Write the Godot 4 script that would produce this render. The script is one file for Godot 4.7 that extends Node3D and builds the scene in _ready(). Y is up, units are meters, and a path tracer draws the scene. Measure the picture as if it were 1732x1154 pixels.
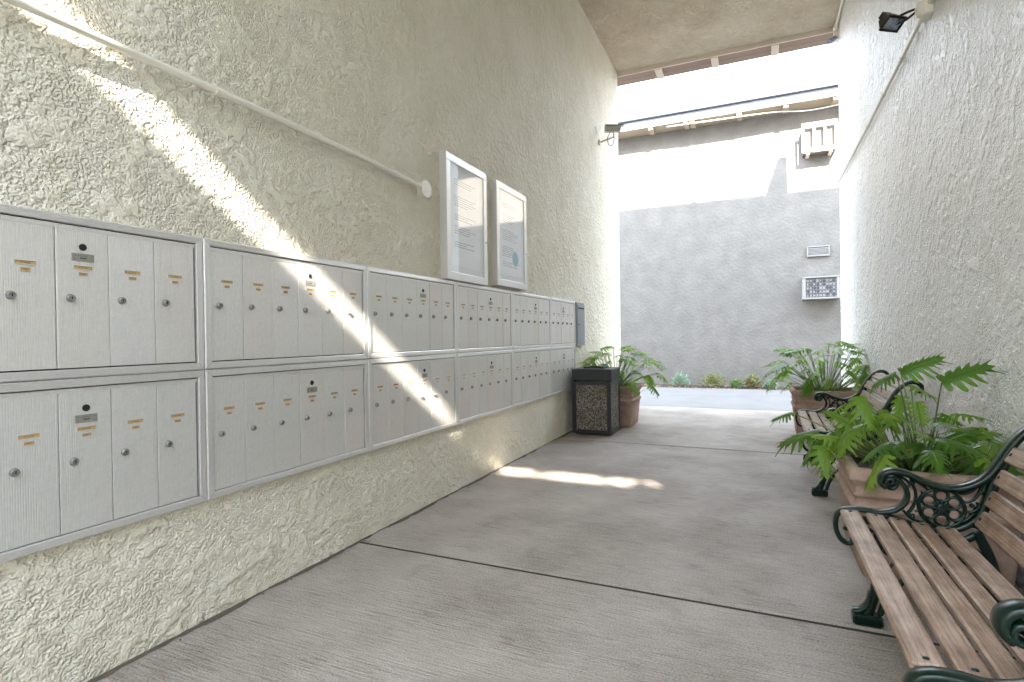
extends Node3D
# A breezeway with a bank of wall mailboxes, two park benches and potted plants, opening on a courtyard.
# x to the right, y up, the passage runs towards -z. Metres.

const EYE := 1.118           # camera height
const LW := -2.027           # left wall
const RW := 1.03             # right wall
const CEIL := 5.318
const ENDZ := -8.74          # end of the passage at the courtyard
const REARZ := 1.2           # end of the two walls behind the camera
const OPENZ := 1.1          # the roof over the passage begins here; nearer the camera it is open to the sky
const FARZ := -12.9          # wall of the building across the courtyard

var M := {}
var rng := RandomNumberGenerator.new()
var stucco_h := PackedFloat32Array()
var stucco_r := 0

# ------------------------------------------------------------------ naming
func put(parent: Node, called: String, o: Node3D) -> Node3D:
	var n := called
	var k := 1
	while parent.has_node(NodePath(n)):
		n = "%s_%03d" % [called, k]
		k += 1
	o.name = n
	parent.add_child(o, true)
	return o

func tag(o: Node, label: String, category: String, group := "", kind := "") -> Node:
	if label: o.set_meta("label", label)
	if category: o.set_meta("category", category)
	if group: o.set_meta("group", group)
	if kind: o.set_meta("kind", kind)
	return o

func thing(called: String, label: String, category: String, at := Vector3.ZERO, group := "", kind := "") -> Node3D:
	var o := Node3D.new()
	put(self, called, o)
	o.position = at
	tag(o, label, category, group, kind)
	return o

func mesh_node(parent: Node, called: String, mesh: Mesh, mat: Material, at := Vector3.ZERO) -> MeshInstance3D:
	var o := MeshInstance3D.new()
	o.mesh = mesh
	if mat: o.material_override = mat
	o.position = at
	put(parent, called, o)
	return o

# ------------------------------------------------------------------ mesh helpers
func begin() -> SurfaceTool:
	var st := SurfaceTool.new()
	st.begin(Mesh.PRIMITIVE_TRIANGLES)
	return st

func done(st: SurfaceTool, into: ArrayMesh = null) -> ArrayMesh:
	st.generate_normals()
	return st.commit(into) if into else st.commit()

func uv_of(p: Vector3, n: Vector3, grain: int) -> Vector2:
	var a := n.abs()
	var dom := 0
	if a.y >= a.x and a.y >= a.z: dom = 1
	elif a.z >= a.x: dom = 2
	var g := grain
	if g < 0: g = 2 if dom == 0 else 0
	if g == dom:
		return Vector2(p[(dom + 1) % 3], p[(dom + 2) % 3])
	return Vector2(p[g], p[3 - g - dom])

# a flat convex face, turned away from the point inside
func face(st: SurfaceTool, pts: Array, inside: Vector3, grain := -1, uvo := Vector2.ZERO) -> void:
	var n: Vector3 = (pts[1] - pts[0]).cross(pts[2] - pts[0])
	var mid := Vector3.ZERO
	for p in pts: mid += p
	mid /= pts.size()
	var flip := n.dot(mid - inside) > 0.0
	for k in range(1, pts.size() - 1):
		var t := [pts[0], pts[k + 1], pts[k]] if flip else [pts[0], pts[k], pts[k + 1]]
		for p in t:
			st.set_uv(uv_of(p, n, grain) + uvo)
			st.add_vertex(p)

func box(st: SurfaceTool, c: Vector3, s: Vector3, b := 0.0, grain := -1, t := Transform3D.IDENTITY, uvo := Vector2.ZERO) -> void:
	st.set_smooth_group(-1)
	var h := s * 0.5
	var mid := t * c
	if b <= 0.0:
		for ax in 3:
			for sg in [-1.0, 1.0]:
				var q := []
				for uvk in [[-1, -1], [1, -1], [1, 1], [-1, 1]]:
					var p := Vector3.ZERO
					p[ax] = h[ax] * sg
					p[(ax + 1) % 3] = h[(ax + 1) % 3] * uvk[0]
					p[(ax + 2) % 3] = h[(ax + 2) % 3] * uvk[1]
					q.append(t * (c + p))
				face(st, q, mid, grain, uvo)
		return
	var corner := func(sx: float, sy: float, sz: float, keep: int) -> Vector3:
		var p := Vector3(sx * (h.x - b), sy * (h.y - b), sz * (h.z - b))
		p[keep] += b * [sx, sy, sz][keep]
		return t * (c + p)
	for ax in 3:
		for sg in [-1.0, 1.0]:
			var q := []
			for uvk in [[-1.0, -1.0], [1.0, -1.0], [1.0, 1.0], [-1.0, 1.0]]:
				var s3 := [0.0, 0.0, 0.0]
				s3[ax] = sg; s3[(ax + 1) % 3] = uvk[0]; s3[(ax + 2) % 3] = uvk[1]
				q.append(corner.call(s3[0], s3[1], s3[2], ax))
			face(st, q, mid, grain, uvo)
	for ax in 3:                      # edges running along ax
		var a1 := (ax + 1) % 3
		var a2 := (ax + 2) % 3
		for sa in [-1.0, 1.0]:
			for sb in [-1.0, 1.0]:
				var q := []
				for e in [[-1.0, a1], [1.0, a1], [1.0, a2], [-1.0, a2]]:
					var s3 := [0.0, 0.0, 0.0]
					s3[ax] = e[0]; s3[a1] = sa; s3[a2] = sb
					q.append(corner.call(s3[0], s3[1], s3[2], e[1]))
				face(st, q, mid, grain, uvo)
	for sx in [-1.0, 1.0]:
		for sy in [-1.0, 1.0]:
			for sz in [-1.0, 1.0]:
				face(st, [corner.call(sx, sy, sz, 0), corner.call(sx, sy, sz, 1), corner.call(sx, sy, sz, 2)], mid, grain, uvo)

func box_mesh(s: Vector3, b := 0.0, grain := -1, c := Vector3.ZERO) -> ArrayMesh:
	var st := begin()
	box(st, c, s, b, grain)
	return done(st)

func tri(st: SurfaceTool, a: Vector3, b: Vector3, c: Vector3, ua := Vector2.ZERO, ub := Vector2.ZERO, uc := Vector2.ZERO) -> void:
	st.set_uv(ua); st.add_vertex(a)
	st.set_uv(ub); st.add_vertex(b)
	st.set_uv(uc); st.add_vertex(c)

# rings of equal length joined into a skin; each ring counter-clockwise seen from the way it runs
func skin(st: SurfaceTool, rings: Array, caps := true, closed := false, smooth := 1) -> void:
	st.set_smooth_group(smooth)
	var n: int = rings[0].size()
	var count := rings.size()
	for i in (count if closed else count - 1):
		var A: PackedVector3Array = rings[i]
		var B: PackedVector3Array = rings[(i + 1) % count]
		for k in n:
			var k2 := (k + 1) % n
			var u0 := float(k) / n
			var u1 := float(k + 1) / n
			tri(st, A[k], B[k], B[k2], Vector2(u0, i), Vector2(u0, i + 1), Vector2(u1, i + 1))
			tri(st, A[k], B[k2], A[k2], Vector2(u0, i), Vector2(u1, i + 1), Vector2(u1, i))
	if caps and not closed:
		st.set_smooth_group(-1)
		for e in 2:
			var R: PackedVector3Array = rings[0] if e == 0 else rings[count - 1]
			var m := Vector3.ZERO
			for p in R: m += p
			m /= n
			for k in n:
				var a := R[k]
				var b := R[(k + 1) % n]
				if e == 0: tri(st, m, a, b)
				else: tri(st, m, b, a)

# a round bar along points in space
func tube(st: SurfaceTool, pts: PackedVector3Array, radii, sides := 8, caps := true) -> void:
	var rings := []
	var up := Vector3.UP
	var prev := Vector3.ZERO
	for i in pts.size():
		var d := (pts[mini(i + 1, pts.size() - 1)] - pts[maxi(i - 1, 0)]).normalized()
		if i == 0:
			up = Vector3.UP if absf(d.y) < 0.9 else Vector3.RIGHT
		up = (up - d * up.dot(d)).normalized()
		var side := d.cross(up)
		var r: float = radii[i] if radii is Array or radii is PackedFloat32Array else radii
		var ring := PackedVector3Array()
		for k in sides:
			var a := -TAU * k / sides
			ring.append(pts[i] + (side * cos(a) + up * sin(a)) * r)
		rings.append(ring)
	skin(st, rings, caps)

# a bar that follows a curve in the x-y plane: half width in the plane, half depth across it
func bar(st: SurfaceTool, pts: PackedVector2Array, wide, deep: float, z := 0.0, closed := false, sides := 10) -> void:
	var rings := []
	var n := pts.size()
	for i in n:
		var a := pts[(i - 1 + n) % n] if closed else pts[maxi(i - 1, 0)]
		var b := pts[(i + 1) % n] if closed else pts[mini(i + 1, n - 1)]
		var d := (b - a).normalized()
		var nrm := Vector2(-d.y, d.x)
		var w: float = wide[i] if wide is Array or wide is PackedFloat32Array else wide
		var ring := PackedVector3Array()
		for k in sides:
			var t := -TAU * k / sides
			var cx := signf(cos(t)) * pow(absf(cos(t)), 0.7)
			var cz := signf(sin(t)) * pow(absf(sin(t)), 0.7)
			var q := pts[i] + nrm * (cx * w)
			ring.append(Vector3(q.x, q.y, z - cz * deep))
		rings.append(ring)
	skin(st, rings, true, closed)

func curve2(raw: Array, per := 6) -> PackedVector2Array:
	var out := PackedVector2Array()
	var n := raw.size()
	for i in n - 1:
		var p0: Vector2 = raw[maxi(i - 1, 0)]
		var p1: Vector2 = raw[i]
		var p2: Vector2 = raw[i + 1]
		var p3: Vector2 = raw[mini(i + 2, n - 1)]
		for k in per:
			out.append(p1.cubic_interpolate(p2, p0, p3, float(k) / per))
	out.append(raw[n - 1])
	return out

func curve3(raw: Array, per := 6) -> PackedVector3Array:
	var out := PackedVector3Array()
	var n := raw.size()
	for i in n - 1:
		for k in per:
			out.append((raw[i] as Vector3).cubic_interpolate(raw[i + 1], raw[maxi(i - 1, 0)], raw[mini(i + 2, n - 1)], float(k) / per))
	out.append(raw[n - 1])
	return out

# turned round the z axis of t; profile of (radius, along)
func lathe(st: SurfaceTool, prof: Array, sides: int, t: Transform3D, smooth := 1) -> void:
	var rings := []
	for p in prof:
		var ring := PackedVector3Array()
		for k in sides:
			var a := TAU * k / sides
			ring.append(t * Vector3(cos(a) * p.x, sin(a) * p.x, p.y))
		rings.append(ring)
	skin(st, rings, true, false, smooth)

func facing(at: Vector3, dir: Vector3) -> Transform3D:      # a frame whose z axis runs along dir
	var z := dir.normalized()
	var x := (Vector3.UP if absf(z.y) < 0.9 else Vector3.RIGHT).cross(z).normalized()
	return Transform3D(Basis(x, z.cross(x), z), at)

func strip(a: Vector3, b: Vector3, r: float, sides := 10) -> ArrayMesh:
	var st := begin()
	tube(st, PackedVector3Array([a, b]), r, sides)
	return done(st)

# ------------------------------------------------------------------ textures
func noise_bytes(w: int, h: int, freq: float, octaves: int, sd: int, warp := 0.0, gain := 0.5) -> PackedByteArray:
	var f := FastNoiseLite.new()
	f.noise_type = FastNoiseLite.TYPE_SIMPLEX_SMOOTH
	f.seed = sd
	f.frequency = freq
	f.fractal_type = FastNoiseLite.FRACTAL_FBM
	f.fractal_gain = gain
	f.fractal_octaves = octaves
	if warp > 0.0:
		f.domain_warp_enabled = true
		f.domain_warp_amplitude = warp
		f.domain_warp_frequency = freq * 1.6
		f.domain_warp_fractal_type = FastNoiseLite.DOMAIN_WARP_FRACTAL_PROGRESSIVE
		f.domain_warp_fractal_octaves = 3
	var im := f.get_seamless_image(w, h, false, false, 0.12, true)
	im.convert(Image.FORMAT_L8)
	return im.get_data()

func stretched(w: int, h: int, nw: int, nh: int, freq: float, octaves: int, sd: int) -> PackedByteArray:
	var im := Image.create_from_data(nw, nh, false, Image.FORMAT_L8, noise_bytes(nw, nh, freq, octaves, sd))
	im.resize(w, h, Image.INTERPOLATE_CUBIC)
	return im.get_data()

func tex_f(w: int, h: int, v: PackedFloat32Array) -> ImageTexture:
	return ImageTexture.create_from_image(Image.create_from_data(w, h, false, Image.FORMAT_RF, v.to_byte_array()))

func tex_l(w: int, h: int, v: PackedByteArray) -> ImageTexture:
	return ImageTexture.create_from_image(Image.create_from_data(w, h, false, Image.FORMAT_L8, v))

# a colour texture: v (0..1) runs through the given linear colours
func tex_ramp(w: int, h: int, v: PackedFloat32Array, cols: Array) -> ImageTexture:
	var lut := PackedByteArray()
	for i in 256:
		var f := i / 255.0 * (cols.size() - 1)
		var k := mini(int(f), cols.size() - 2)
		var c: Color = (cols[k] as Color).lerp(cols[k + 1], f - k).linear_to_srgb()
		lut.append(c.r8); lut.append(c.g8); lut.append(c.b8)
	var out := PackedByteArray()
	out.resize(w * h * 3)
	for i in w * h:
		var j := clampi(int(v[i] * 255.0), 0, 255) * 3
		out[i * 3] = lut[j]; out[i * 3 + 1] = lut[j + 1]; out[i * 3 + 2] = lut[j + 2]
	return ImageTexture.create_from_image(Image.create_from_data(w, h, false, Image.FORMAT_RGB8, out))

func lin(r: float, g: float, b: float, a := 1.0) -> Color:
	var c := Color(r, g, b).linear_to_srgb()
	c.a = a
	return c

func mat(called: String, c: Color, rough := 0.8, metal := 0.0) -> StandardMaterial3D:
	var m := StandardMaterial3D.new()
	m.resource_name = called
	m.albedo_color = c
	m.roughness = rough
	m.metallic = metal
	M[called] = m
	return m

func tri_map(m: StandardMaterial3D, metres: float, world := true) -> void:
	m.uv1_triplanar = true
	m.uv1_world_triplanar = world
	m.uv1_scale = Vector3.ONE / metres
	m.uv1_triplanar_sharpness = 8.0

func uv_map(m: StandardMaterial3D, metres_u: float, metres_v: float) -> void:
	m.uv1_scale = Vector3(1.0 / metres_u, 1.0 / metres_v, 1)

func relief(m: StandardMaterial3D, t: Texture2D, cm: float) -> void:
	m.heightmap_enabled = true
	m.heightmap_texture = t
	m.heightmap_scale = cm

func _ready() -> void:
	rng.seed = 7
	# ---------------- camera, sky, sun, exposure
	var cam := Camera3D.new()
	cam.name = "camera"
	cam.fov = rad_to_deg(2.0 * atan(577.0 / 927.65))
	cam.position = Vector3(0, EYE, 0)
	cam.rotation = Vector3(-0.0076, 0.4234, -0.0142)
	cam.near = 0.03
	cam.far = 600.0
	add_child(cam)
	cam.current = true
	var we := WorldEnvironment.new()
	we.name = "environment"
	var env := Environment.new()
	env.background_mode = Environment.BG_SKY
	env.tonemap_mode = Environment.TONE_MAPPER_LINEAR
	env.tonemap_exposure = 18.0
	env.sdfgi_enabled = true
	env.ssao_enabled = true
	env.ssil_enabled = true
	var sky := Sky.new()
	var sm := ProceduralSkyMaterial.new()
	sm.sky_top_color = lin(0.62, 0.73, 0.90)
	sm.sky_horizon_color = lin(0.95, 0.97, 1.0)
	sm.sky_curve = 0.18
	sm.ground_bottom_color = lin(0.25, 0.23, 0.2)
	sm.ground_horizon_color = lin(0.4, 0.4, 0.38)
	sm.energy_multiplier = 1.0
	sm.sun_angle_max = 12.0
	sky.sky_material = sm
	env.sky = sky
	we.environment = env
	add_child(we)
	var sun := DirectionalLight3D.new()
	sun.name = "sun"
	sun.light_energy = 0.9
	sun.light_color = Color(1.0, 0.965, 0.91)
	sun.light_angular_distance = 0.5
	sun.shadow_enabled = true
	sun.basis = Basis.looking_at(Vector3(-0.32, -0.688, -1.0))
	add_child(sun)

	make_materials()
	build_setting()
	build_far_building()
	build_rear()
	build_mailboxes()
	build_wall_things()
	build_trash()
	build_pots()
	build_benches()
	build_bed()

# ------------------------------------------------------------------ materials
func make_materials() -> void:
	# knockdown stucco: flat torn islands of plaster over a grainy coat
	var R := 1536
	stucco_r = R
	var b1 := noise_bytes(R, R, 0.008, 3, 11, 40.0)
	var b2 := noise_bytes(R, R, 0.031, 5, 12, 15.0, 0.6)
	var b3 := noise_bytes(R, R, 0.13, 2, 13)
	var b4 := noise_bytes(R, R, 0.004, 2, 14)
	stucco_h.resize(R * R)
	for i in R * R:
		var v := float(b2[i]) + (b1[i] - 128) * 0.55
		var p := clampf((v - 121.0) / 6.0, 0.0, 1.0)
		var p2 := clampf((v - 148.0) / 9.0, 0.0, 1.0)
		var q := clampf((b2[i] * 0.4 + b3[i] * 0.6 - 122.0) / 14.0, 0.0, 1.0)
		var k := clampf((b4[i] - 96.0) / 60.0, 0.0, 1.0)
		stucco_h[i] = (0.38 * p + 0.16 * p2) * (0.66 + 0.34 * k) + 0.19 * q * (1.0 - 0.6 * p) * (1.25 - 0.8 * k) + 0.0006 * b1[i] + (0.0015 - 0.0011 * p) * b3[i]
	var stucco_tex := tex_f(R, R, stucco_h)
	var tint := PackedFloat32Array()
	tint.resize(512 * 512)
	var s1 := noise_bytes(512, 512, 0.008, 5, 21)
	var s2 := noise_bytes(512, 512, 0.05, 3, 22)
	for i in 512 * 512: tint[i] = clampf((s1[i] * 0.65 + s2[i] * 0.35) / 255.0, 0, 1)
	var tl := tex_ramp(512, 512, tint, [Color(0.69, 0.64, 0.50), Color(0.778, 0.73, 0.592), Color(0.828, 0.79, 0.672)])
	var m := mat("left_stucco", Color.WHITE, 0.78)
	m.albedo_texture = tl
	m.metallic_specular = 0.45
	uv_map(m, 1.0, 1.0)
	relief(m, stucco_tex, 1.6)
	m = mat("right_stucco", Color.WHITE, 0.48)
	m.albedo_texture = tex_ramp(512, 512, tint, [Color(0.72, 0.70, 0.65), Color(0.80, 0.785, 0.75), Color(0.85, 0.84, 0.81)])
	m.metallic_specular = 0.6
	uv_map(m, 1.0, 1.0)
	relief(m, stucco_tex, 1.45)
	m = mat("ceiling_stucco", Color.WHITE, 0.8)
	m.albedo_texture = tex_ramp(512, 512, tint, [Color(0.50, 0.405, 0.28), Color(0.66, 0.555, 0.415), Color(0.77, 0.675, 0.54)])
	tri_map(m, 3.3)
	relief(m, stucco_tex, 2.8)
	m = mat("plain_stucco", lin(0.6, 0.56, 0.47), 0.85)
	# far wall: fine sanded plaster with faint trowel swirls
	var f1 := noise_bytes(1024, 1024, 0.05, 4, 31, 10.0)
	var f2 := noise_bytes(1024, 1024, 0.009, 4, 32, 30.0)
	var fh := PackedFloat32Array()
	fh.resize(1024 * 1024)
	var fc := PackedFloat32Array()
	fc.resize(1024 * 1024)
	for i in 1024 * 1024:
		fh[i] = f1[i] * 0.0028 + f2[i] * 0.0008
		fc[i] = clampf((f2[i] * 0.75 + f1[i] * 0.25) / 255.0, 0, 1)
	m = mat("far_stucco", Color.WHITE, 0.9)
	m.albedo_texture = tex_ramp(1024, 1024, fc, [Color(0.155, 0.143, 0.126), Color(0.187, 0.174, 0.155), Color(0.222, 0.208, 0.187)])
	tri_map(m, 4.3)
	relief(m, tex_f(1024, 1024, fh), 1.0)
	# broom-finished concrete, strokes across the passage
	var C := 1536
	var c1 := stretched(C, C, 40, C, 0.22, 2, 41)
	var c2 := noise_bytes(C, C, 0.0035, 5, 42, 60.0)
	var c3 := noise_bytes(C, C, 0.25, 2, 43)
	var c4 := stretched(C, C, 260, C, 0.11, 3, 44)
	var c5 := noise_bytes(C, C, 0.012, 3, 45, 20.0)
	var ch := PackedFloat32Array()
	ch.resize(C * C)
	var cc := PackedFloat32Array()
	cc.resize(C * C)
	for i in C * C:
		var st := c1[i] * 0.5 + c4[i] * 0.5
		ch[i] = st * 0.003 + c3[i] * 0.0012
		var spot := clampf((c5[i] - 175.0) / 60.0, 0, 1)
		var hair := clampf((c1[i] - 158.0) / 50.0, 0, 1) * clampf((c4[i] - 70.0) / 90.0, 0, 1)
		var grit := clampf((c3[i] - 196.0) / 30.0, 0, 1)
		cc[i] = clampf((st * 0.32 + c2[i] * 0.26 + c3[i] * 0.42) / 255.0 * 1.8 - 0.34 - spot * 0.12 - hair * 0.5 - grit * 0.22, 0, 1)
	m = mat("concrete", Color.WHITE, 0.62)
	m.albedo_texture = tex_ramp(C, C, cc, [Color(0.125, 0.103, 0.083), Color(0.262, 0.226, 0.19), Color(0.37, 0.328, 0.284), Color(0.47, 0.428, 0.38)])
	tri_map(m, 3.7)
	relief(m, tex_f(C, C, ch), 0.9)
	m = mat("court_concrete", lin(0.9, 0.9, 0.9), 0.7)
	m.albedo_texture = tex_ramp(C, C, cc, [Color(0.15, 0.144, 0.136), Color(0.205, 0.198, 0.188), Color(0.25, 0.242, 0.232)])
	tri_map(m, 3.7)
	mat("joint_dirt", lin(0.035, 0.028, 0.022), 0.95)
	mat("grime", lin(0.10, 0.082, 0.062), 0.95)
	mat("soil", lin(0.05, 0.035, 0.025), 0.95)
	mat("asphalt", lin(0.08, 0.078, 0.075), 0.9)
	# aluminium: reeded, anodised
	var reed := PackedFloat32Array()
	reed.resize(512 * 4)
	for i in 512 * 4:
		var t := float(i % 512) / 512.0 * 16.0
		reed[i] = pow(absf(sin(t * PI)), 0.6)
	var reed_tex := tex_f(512, 4, reed)
	var al := PackedFloat32Array()
	al.resize(512 * 512)
	var a1 := stretched(512, 512, 512, 24, 0.06, 4, 51)
	var a2 := noise_bytes(512, 512, 0.01, 4, 52)
	for i in 512 * 512: al[i] = clampf((a1[i] * 0.55 + a2[i] * 0.45) / 255.0, 0, 1)
	var alt := tex_ramp(512, 512, al, [Color(0.64, 0.618, 0.585), Color(0.735, 0.715, 0.68), Color(0.80, 0.785, 0.755)])
	m = mat("aluminium_door", Color.WHITE, 0.4, 0.45)
	m.albedo_texture = alt
	uv_map(m, 0.1024, 0.1024)
	m.uv1_scale = Vector3(1.0 / 0.1024, 1.0 / 0.1024, 1)
	relief(m, reed_tex, 0.08)
	m.detail_enabled = false
	for k in 2:
		var dm: StandardMaterial3D = M.aluminium_door.duplicate()
		dm.resource_name = "aluminium_door_%d" % k
		dm.albedo_color = [Color(0.985, 0.98, 0.97), Color(0.99, 0.995, 0.99)][k]
		dm.roughness = [0.46, 0.36][k]
		M["aluminium_door_%d" % k] = dm
	m = mat("aluminium_frame", Color.WHITE, 0.3, 0.6)
	m.albedo_texture = tex_ramp(512, 512, al, [Color(0.68, 0.665, 0.64), Color(0.76, 0.745, 0.72), Color(0.82, 0.81, 0.79)])
	uv_map(m, 0.1024, 0.1024)
	relief(m, reed_tex, 0.06)
	mat("aluminium_plain", lin(0.70, 0.69, 0.675), 0.36, 0.5)
	mat("steel_grey", lin(0.30, 0.315, 0.34), 0.4, 0.35)
	mat("lock_metal", lin(0.34, 0.33, 0.31), 0.36, 0.75)
	mat("dark_slot", lin(0.012, 0.011, 0.01), 0.7)
	mat("plate_metal", lin(0.33, 0.32, 0.27), 0.42, 0.7)
	# printed card in the door slots
	m = mat("card", Color.WHITE, 0.6)
	m.albedo_texture = card_texture(96, 20, 5)
	m = mat("number_card", Color.WHITE, 0.6)
	m.albedo_texture = card_texture(48, 20, 9)
	m = mat("plate_print", Color.WHITE, 0.45, 0.4)
	m.albedo_texture = plate_texture()
	# terracotta
	var t1 := noise_bytes(512, 512, 0.012, 5, 61, 16.0)
	var t2 := noise_bytes(512, 512, 0.12, 3, 62)
	var tv := PackedFloat32Array()
	tv.resize(512 * 512)
	var tb := PackedFloat32Array()
	tb.resize(512 * 512)
	for i in 512 * 512:
		tv[i] = clampf((t1[i] * 0.75 + t2[i] * 0.25) / 255.0 * 1.2 - 0.1, 0, 1)
		tb[i] = (t1[i] * 0.3 + t2[i] * 0.7) / 255.0
	m = mat("terracotta", Color.WHITE, 0.85)
	m.albedo_texture = tex_ramp(512, 512, tv, [Color(0.26, 0.165, 0.12), Color(0.36, 0.245, 0.19), Color(0.45, 0.345, 0.285)])
	tri_map(m, 0.9)
	relief(m, tex_f(512, 512, tb), 0.15)
	# weathered bench slats, grain along u
	var w1 := stretched(1024, 512, 40, 512, 0.045, 5, 71)
	var w2 := stretched(1024, 512, 120, 512, 0.18, 3, 72)
	var w3 := noise_bytes(1024, 512, 0.006, 3, 73)
	var wv := PackedFloat32Array()
	wv.resize(1024 * 512)
	var wb := PackedFloat32Array()
	wb.resize(1024 * 512)
	for i in 1024 * 512:
		var pores := clampf((w2[i] - 150.0) / 60.0, 0, 1)
		wv[i] = clampf((w1[i] * 0.6 + w3[i] * 0.4) / 255.0 * 1.7 - 0.30 - pores * 0.4, 0, 1)
		wb[i] = 1.0 - pores * 0.7 - w1[i] * 0.001
	m = mat("bench_wood", Color.WHITE, 0.4)
	m.albedo_texture = tex_ramp(1024, 512, wv, [Color(0.13, 0.076, 0.048), Color(0.275, 0.178, 0.118), Color(0.41, 0.295, 0.22)])
	uv_map(m, 0.8, 0.24)
	relief(m, tex_f(1024, 512, wb), 0.05)
	m = mat("green_iron", lin(0.002, 0.0135, 0.008), 0.28)
	m.metallic_specular = 0.45
	# exposed aggregate
	var cell := FastNoiseLite.new()
	cell.noise_type = FastNoiseLite.TYPE_CELLULAR
	cell.cellular_return_type = FastNoiseLite.RETURN_CELL_VALUE
	cell.frequency = 0.075
	cell.fractal_type = FastNoiseLite.FRACTAL_NONE
	cell.seed = 81
	var ci := cell.get_seamless_image(512, 512, false, false, 0.1, true)
	ci.convert(Image.FORMAT_L8)
	var cd := ci.get_data()
	cell.cellular_return_type = FastNoiseLite.RETURN_DISTANCE
	var di := cell.get_seamless_image(512, 512, false, false, 0.1, true)
	di.convert(Image.FORMAT_L8)
	var dd := di.get_data()
	var av := PackedFloat32Array()
	av.resize(512 * 512)
	var ab := PackedFloat32Array()
	ab.resize(512 * 512)
	for i in 512 * 512:
		av[i] = clampf(cd[i] / 255.0 - clampf((dd[i] - 150) / 60.0, 0, 1) * 0.5, 0, 1)
		ab[i] = 1.0 - dd[i] / 255.0
	m = mat("aggregate", Color.WHITE, 0.8)
	m.albedo_texture = tex_ramp(512, 512, av, [Color(0.028, 0.024, 0.02), Color(0.095, 0.08, 0.062), Color(0.20, 0.172, 0.138), Color(0.40, 0.36, 0.31)])
	tri_map(m, 0.30)
	relief(m, tex_f(512, 512, ab), 0.4)
	m = mat("black_plastic", lin(0.018, 0.019, 0.022), 0.42)
	mat("cream_paint", lin(0.80, 0.765, 0.66), 0.4)
	mat("white_paint", lin(0.78, 0.77, 0.74), 0.55)
	mat("fascia_paint", lin(0.42, 0.42, 0.44), 0.6)
	mat("tan_wood", lin(0.32, 0.265, 0.20), 0.7)
	mat("brown_board", lin(0.27, 0.19, 0.15), 0.7)
	mat("grey_paint", lin(0.30, 0.288, 0.268), 0.6)
	mat("pale_trim", lin(0.68, 0.58, 0.48), 0.6)
	mat("gutter", lin(0.022, 0.027, 0.05), 0.5)
	mat("slate_edge", lin(0.055, 0.055, 0.08), 0.8)
	mat("roof_edge", lin(0.36, 0.36, 0.42), 0.7)
	mat("bronze", lin(0.03, 0.024, 0.02), 0.4, 0.3)
	mat("camera_shell", lin(0.42, 0.42, 0.38), 0.45, 0.2)
	mat("bluish_shell", lin(0.30, 0.34, 0.45), 0.4)
	mat("dark_glass", lin(0.02, 0.025, 0.035), 0.08)
	mat("ac_tan", lin(0.115, 0.102, 0.08), 0.7)
	mat("ac_coil", lin(0.11, 0.10, 0.10), 0.6, 0.3)
	mat("ac_fin", lin(0.42, 0.41, 0.40), 0.5, 0.4)
	m = mat("pane", Color(0.9, 0.95, 0.95, 0.02), 0.02)
	m.transparency = BaseMaterial3D.TRANSPARENCY_ALPHA
	m.metallic_specular = 0.75
	m = mat("flood_glass", Color(0.7, 0.8, 0.9, 0.25), 0.05)
	m.transparency = BaseMaterial3D.TRANSPARENCY_ALPHA
	mat("reflector", lin(0.6, 0.62, 0.65), 0.2, 0.8)
	mat("board_back", lin(0.78, 0.79, 0.80), 0.8)
	m = mat("notice_a", Color.WHITE, 0.6)
	m.albedo_texture = notice_texture(3, false)
	m = mat("notice_b", Color.WHITE, 0.6)
	m.albedo_texture = notice_texture(8, true)
	for k in 4:
		m = mat("leaf_%d" % k, [lin(0.042, 0.098, 0.010), lin(0.10, 0.175, 0.016), lin(0.15, 0.25, 0.03), lin(0.22, 0.20, 0.03)][k], 0.38)
		m.metallic_specular = 0.42
		m.backlight_enabled = true
		m.backlight = [lin(0.2, 0.42, 0.04), lin(0.25, 0.46, 0.05), lin(0.32, 0.5, 0.06), lin(0.4, 0.36, 0.05)][k]
	mat("stem", lin(0.16, 0.26, 0.06), 0.45)
	mat("stem_dark", lin(0.09, 0.13, 0.045), 0.45)
	mat("dry_leaf", lin(0.36, 0.24, 0.12), 0.7)
	for k in 4:
		m = mat("shrub_%d" % k, [lin(0.22, 0.33, 0.27), lin(0.12, 0.16, 0.035), lin(0.2, 0.13, 0.05), lin(0.09, 0.18, 0.05)][k], 0.6)
		m.backlight_enabled = true
		m.backlight = lin(0.2, 0.25, 0.1)

func card_texture(w: int, h: int, sd: int) -> ImageTexture:
	var im := Image.create(w, h, false, Image.FORMAT_RGB8)
	im.fill(lin(0.52, 0.335, 0.12))
	var r := RandomNumberGenerator.new()
	r.seed = sd
	var x := int(w * 0.28)
	while x < int(w * 0.74):
		var t := r.randi_range(1, 3)
		im.fill_rect(Rect2i(x, int(h * 0.38) + r.randi_range(0, 1), t, int(h * 0.3)), lin(0.07, 0.045, 0.02))
		x += t + r.randi_range(1, 2)
	im.fill_rect(Rect2i(0, 0, w, 2), lin(0.13, 0.07, 0.03))
	return ImageTexture.create_from_image(im)

func plate_texture() -> ImageTexture:
	var im := Image.create(96, 40, false, Image.FORMAT_RGB8)
	im.fill(lin(0.36, 0.35, 0.30))
	im.fill_rect(Rect2i(4, 4, 88, 32), lin(0.28, 0.27, 0.225))
	im.fill_rect(Rect2i(7, 7, 82, 26), lin(0.33, 0.325, 0.275))
	for k in 6: im.fill_rect(Rect2i(26 + k * 7, 10, 5, 4), lin(0.16, 0.15, 0.12))
	im.fill_rect(Rect2i(34, 20, 28, 7), lin(0.10, 0.095, 0.075))
	for p in [Vector2i(10, 10), Vector2i(82, 10), Vector2i(10, 26), Vector2i(82, 26)]: im.fill_rect(Rect2i(p, Vector2i(4, 4)), lin(0.12, 0.11, 0.1))
	return ImageTexture.create_from_image(im)

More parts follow.
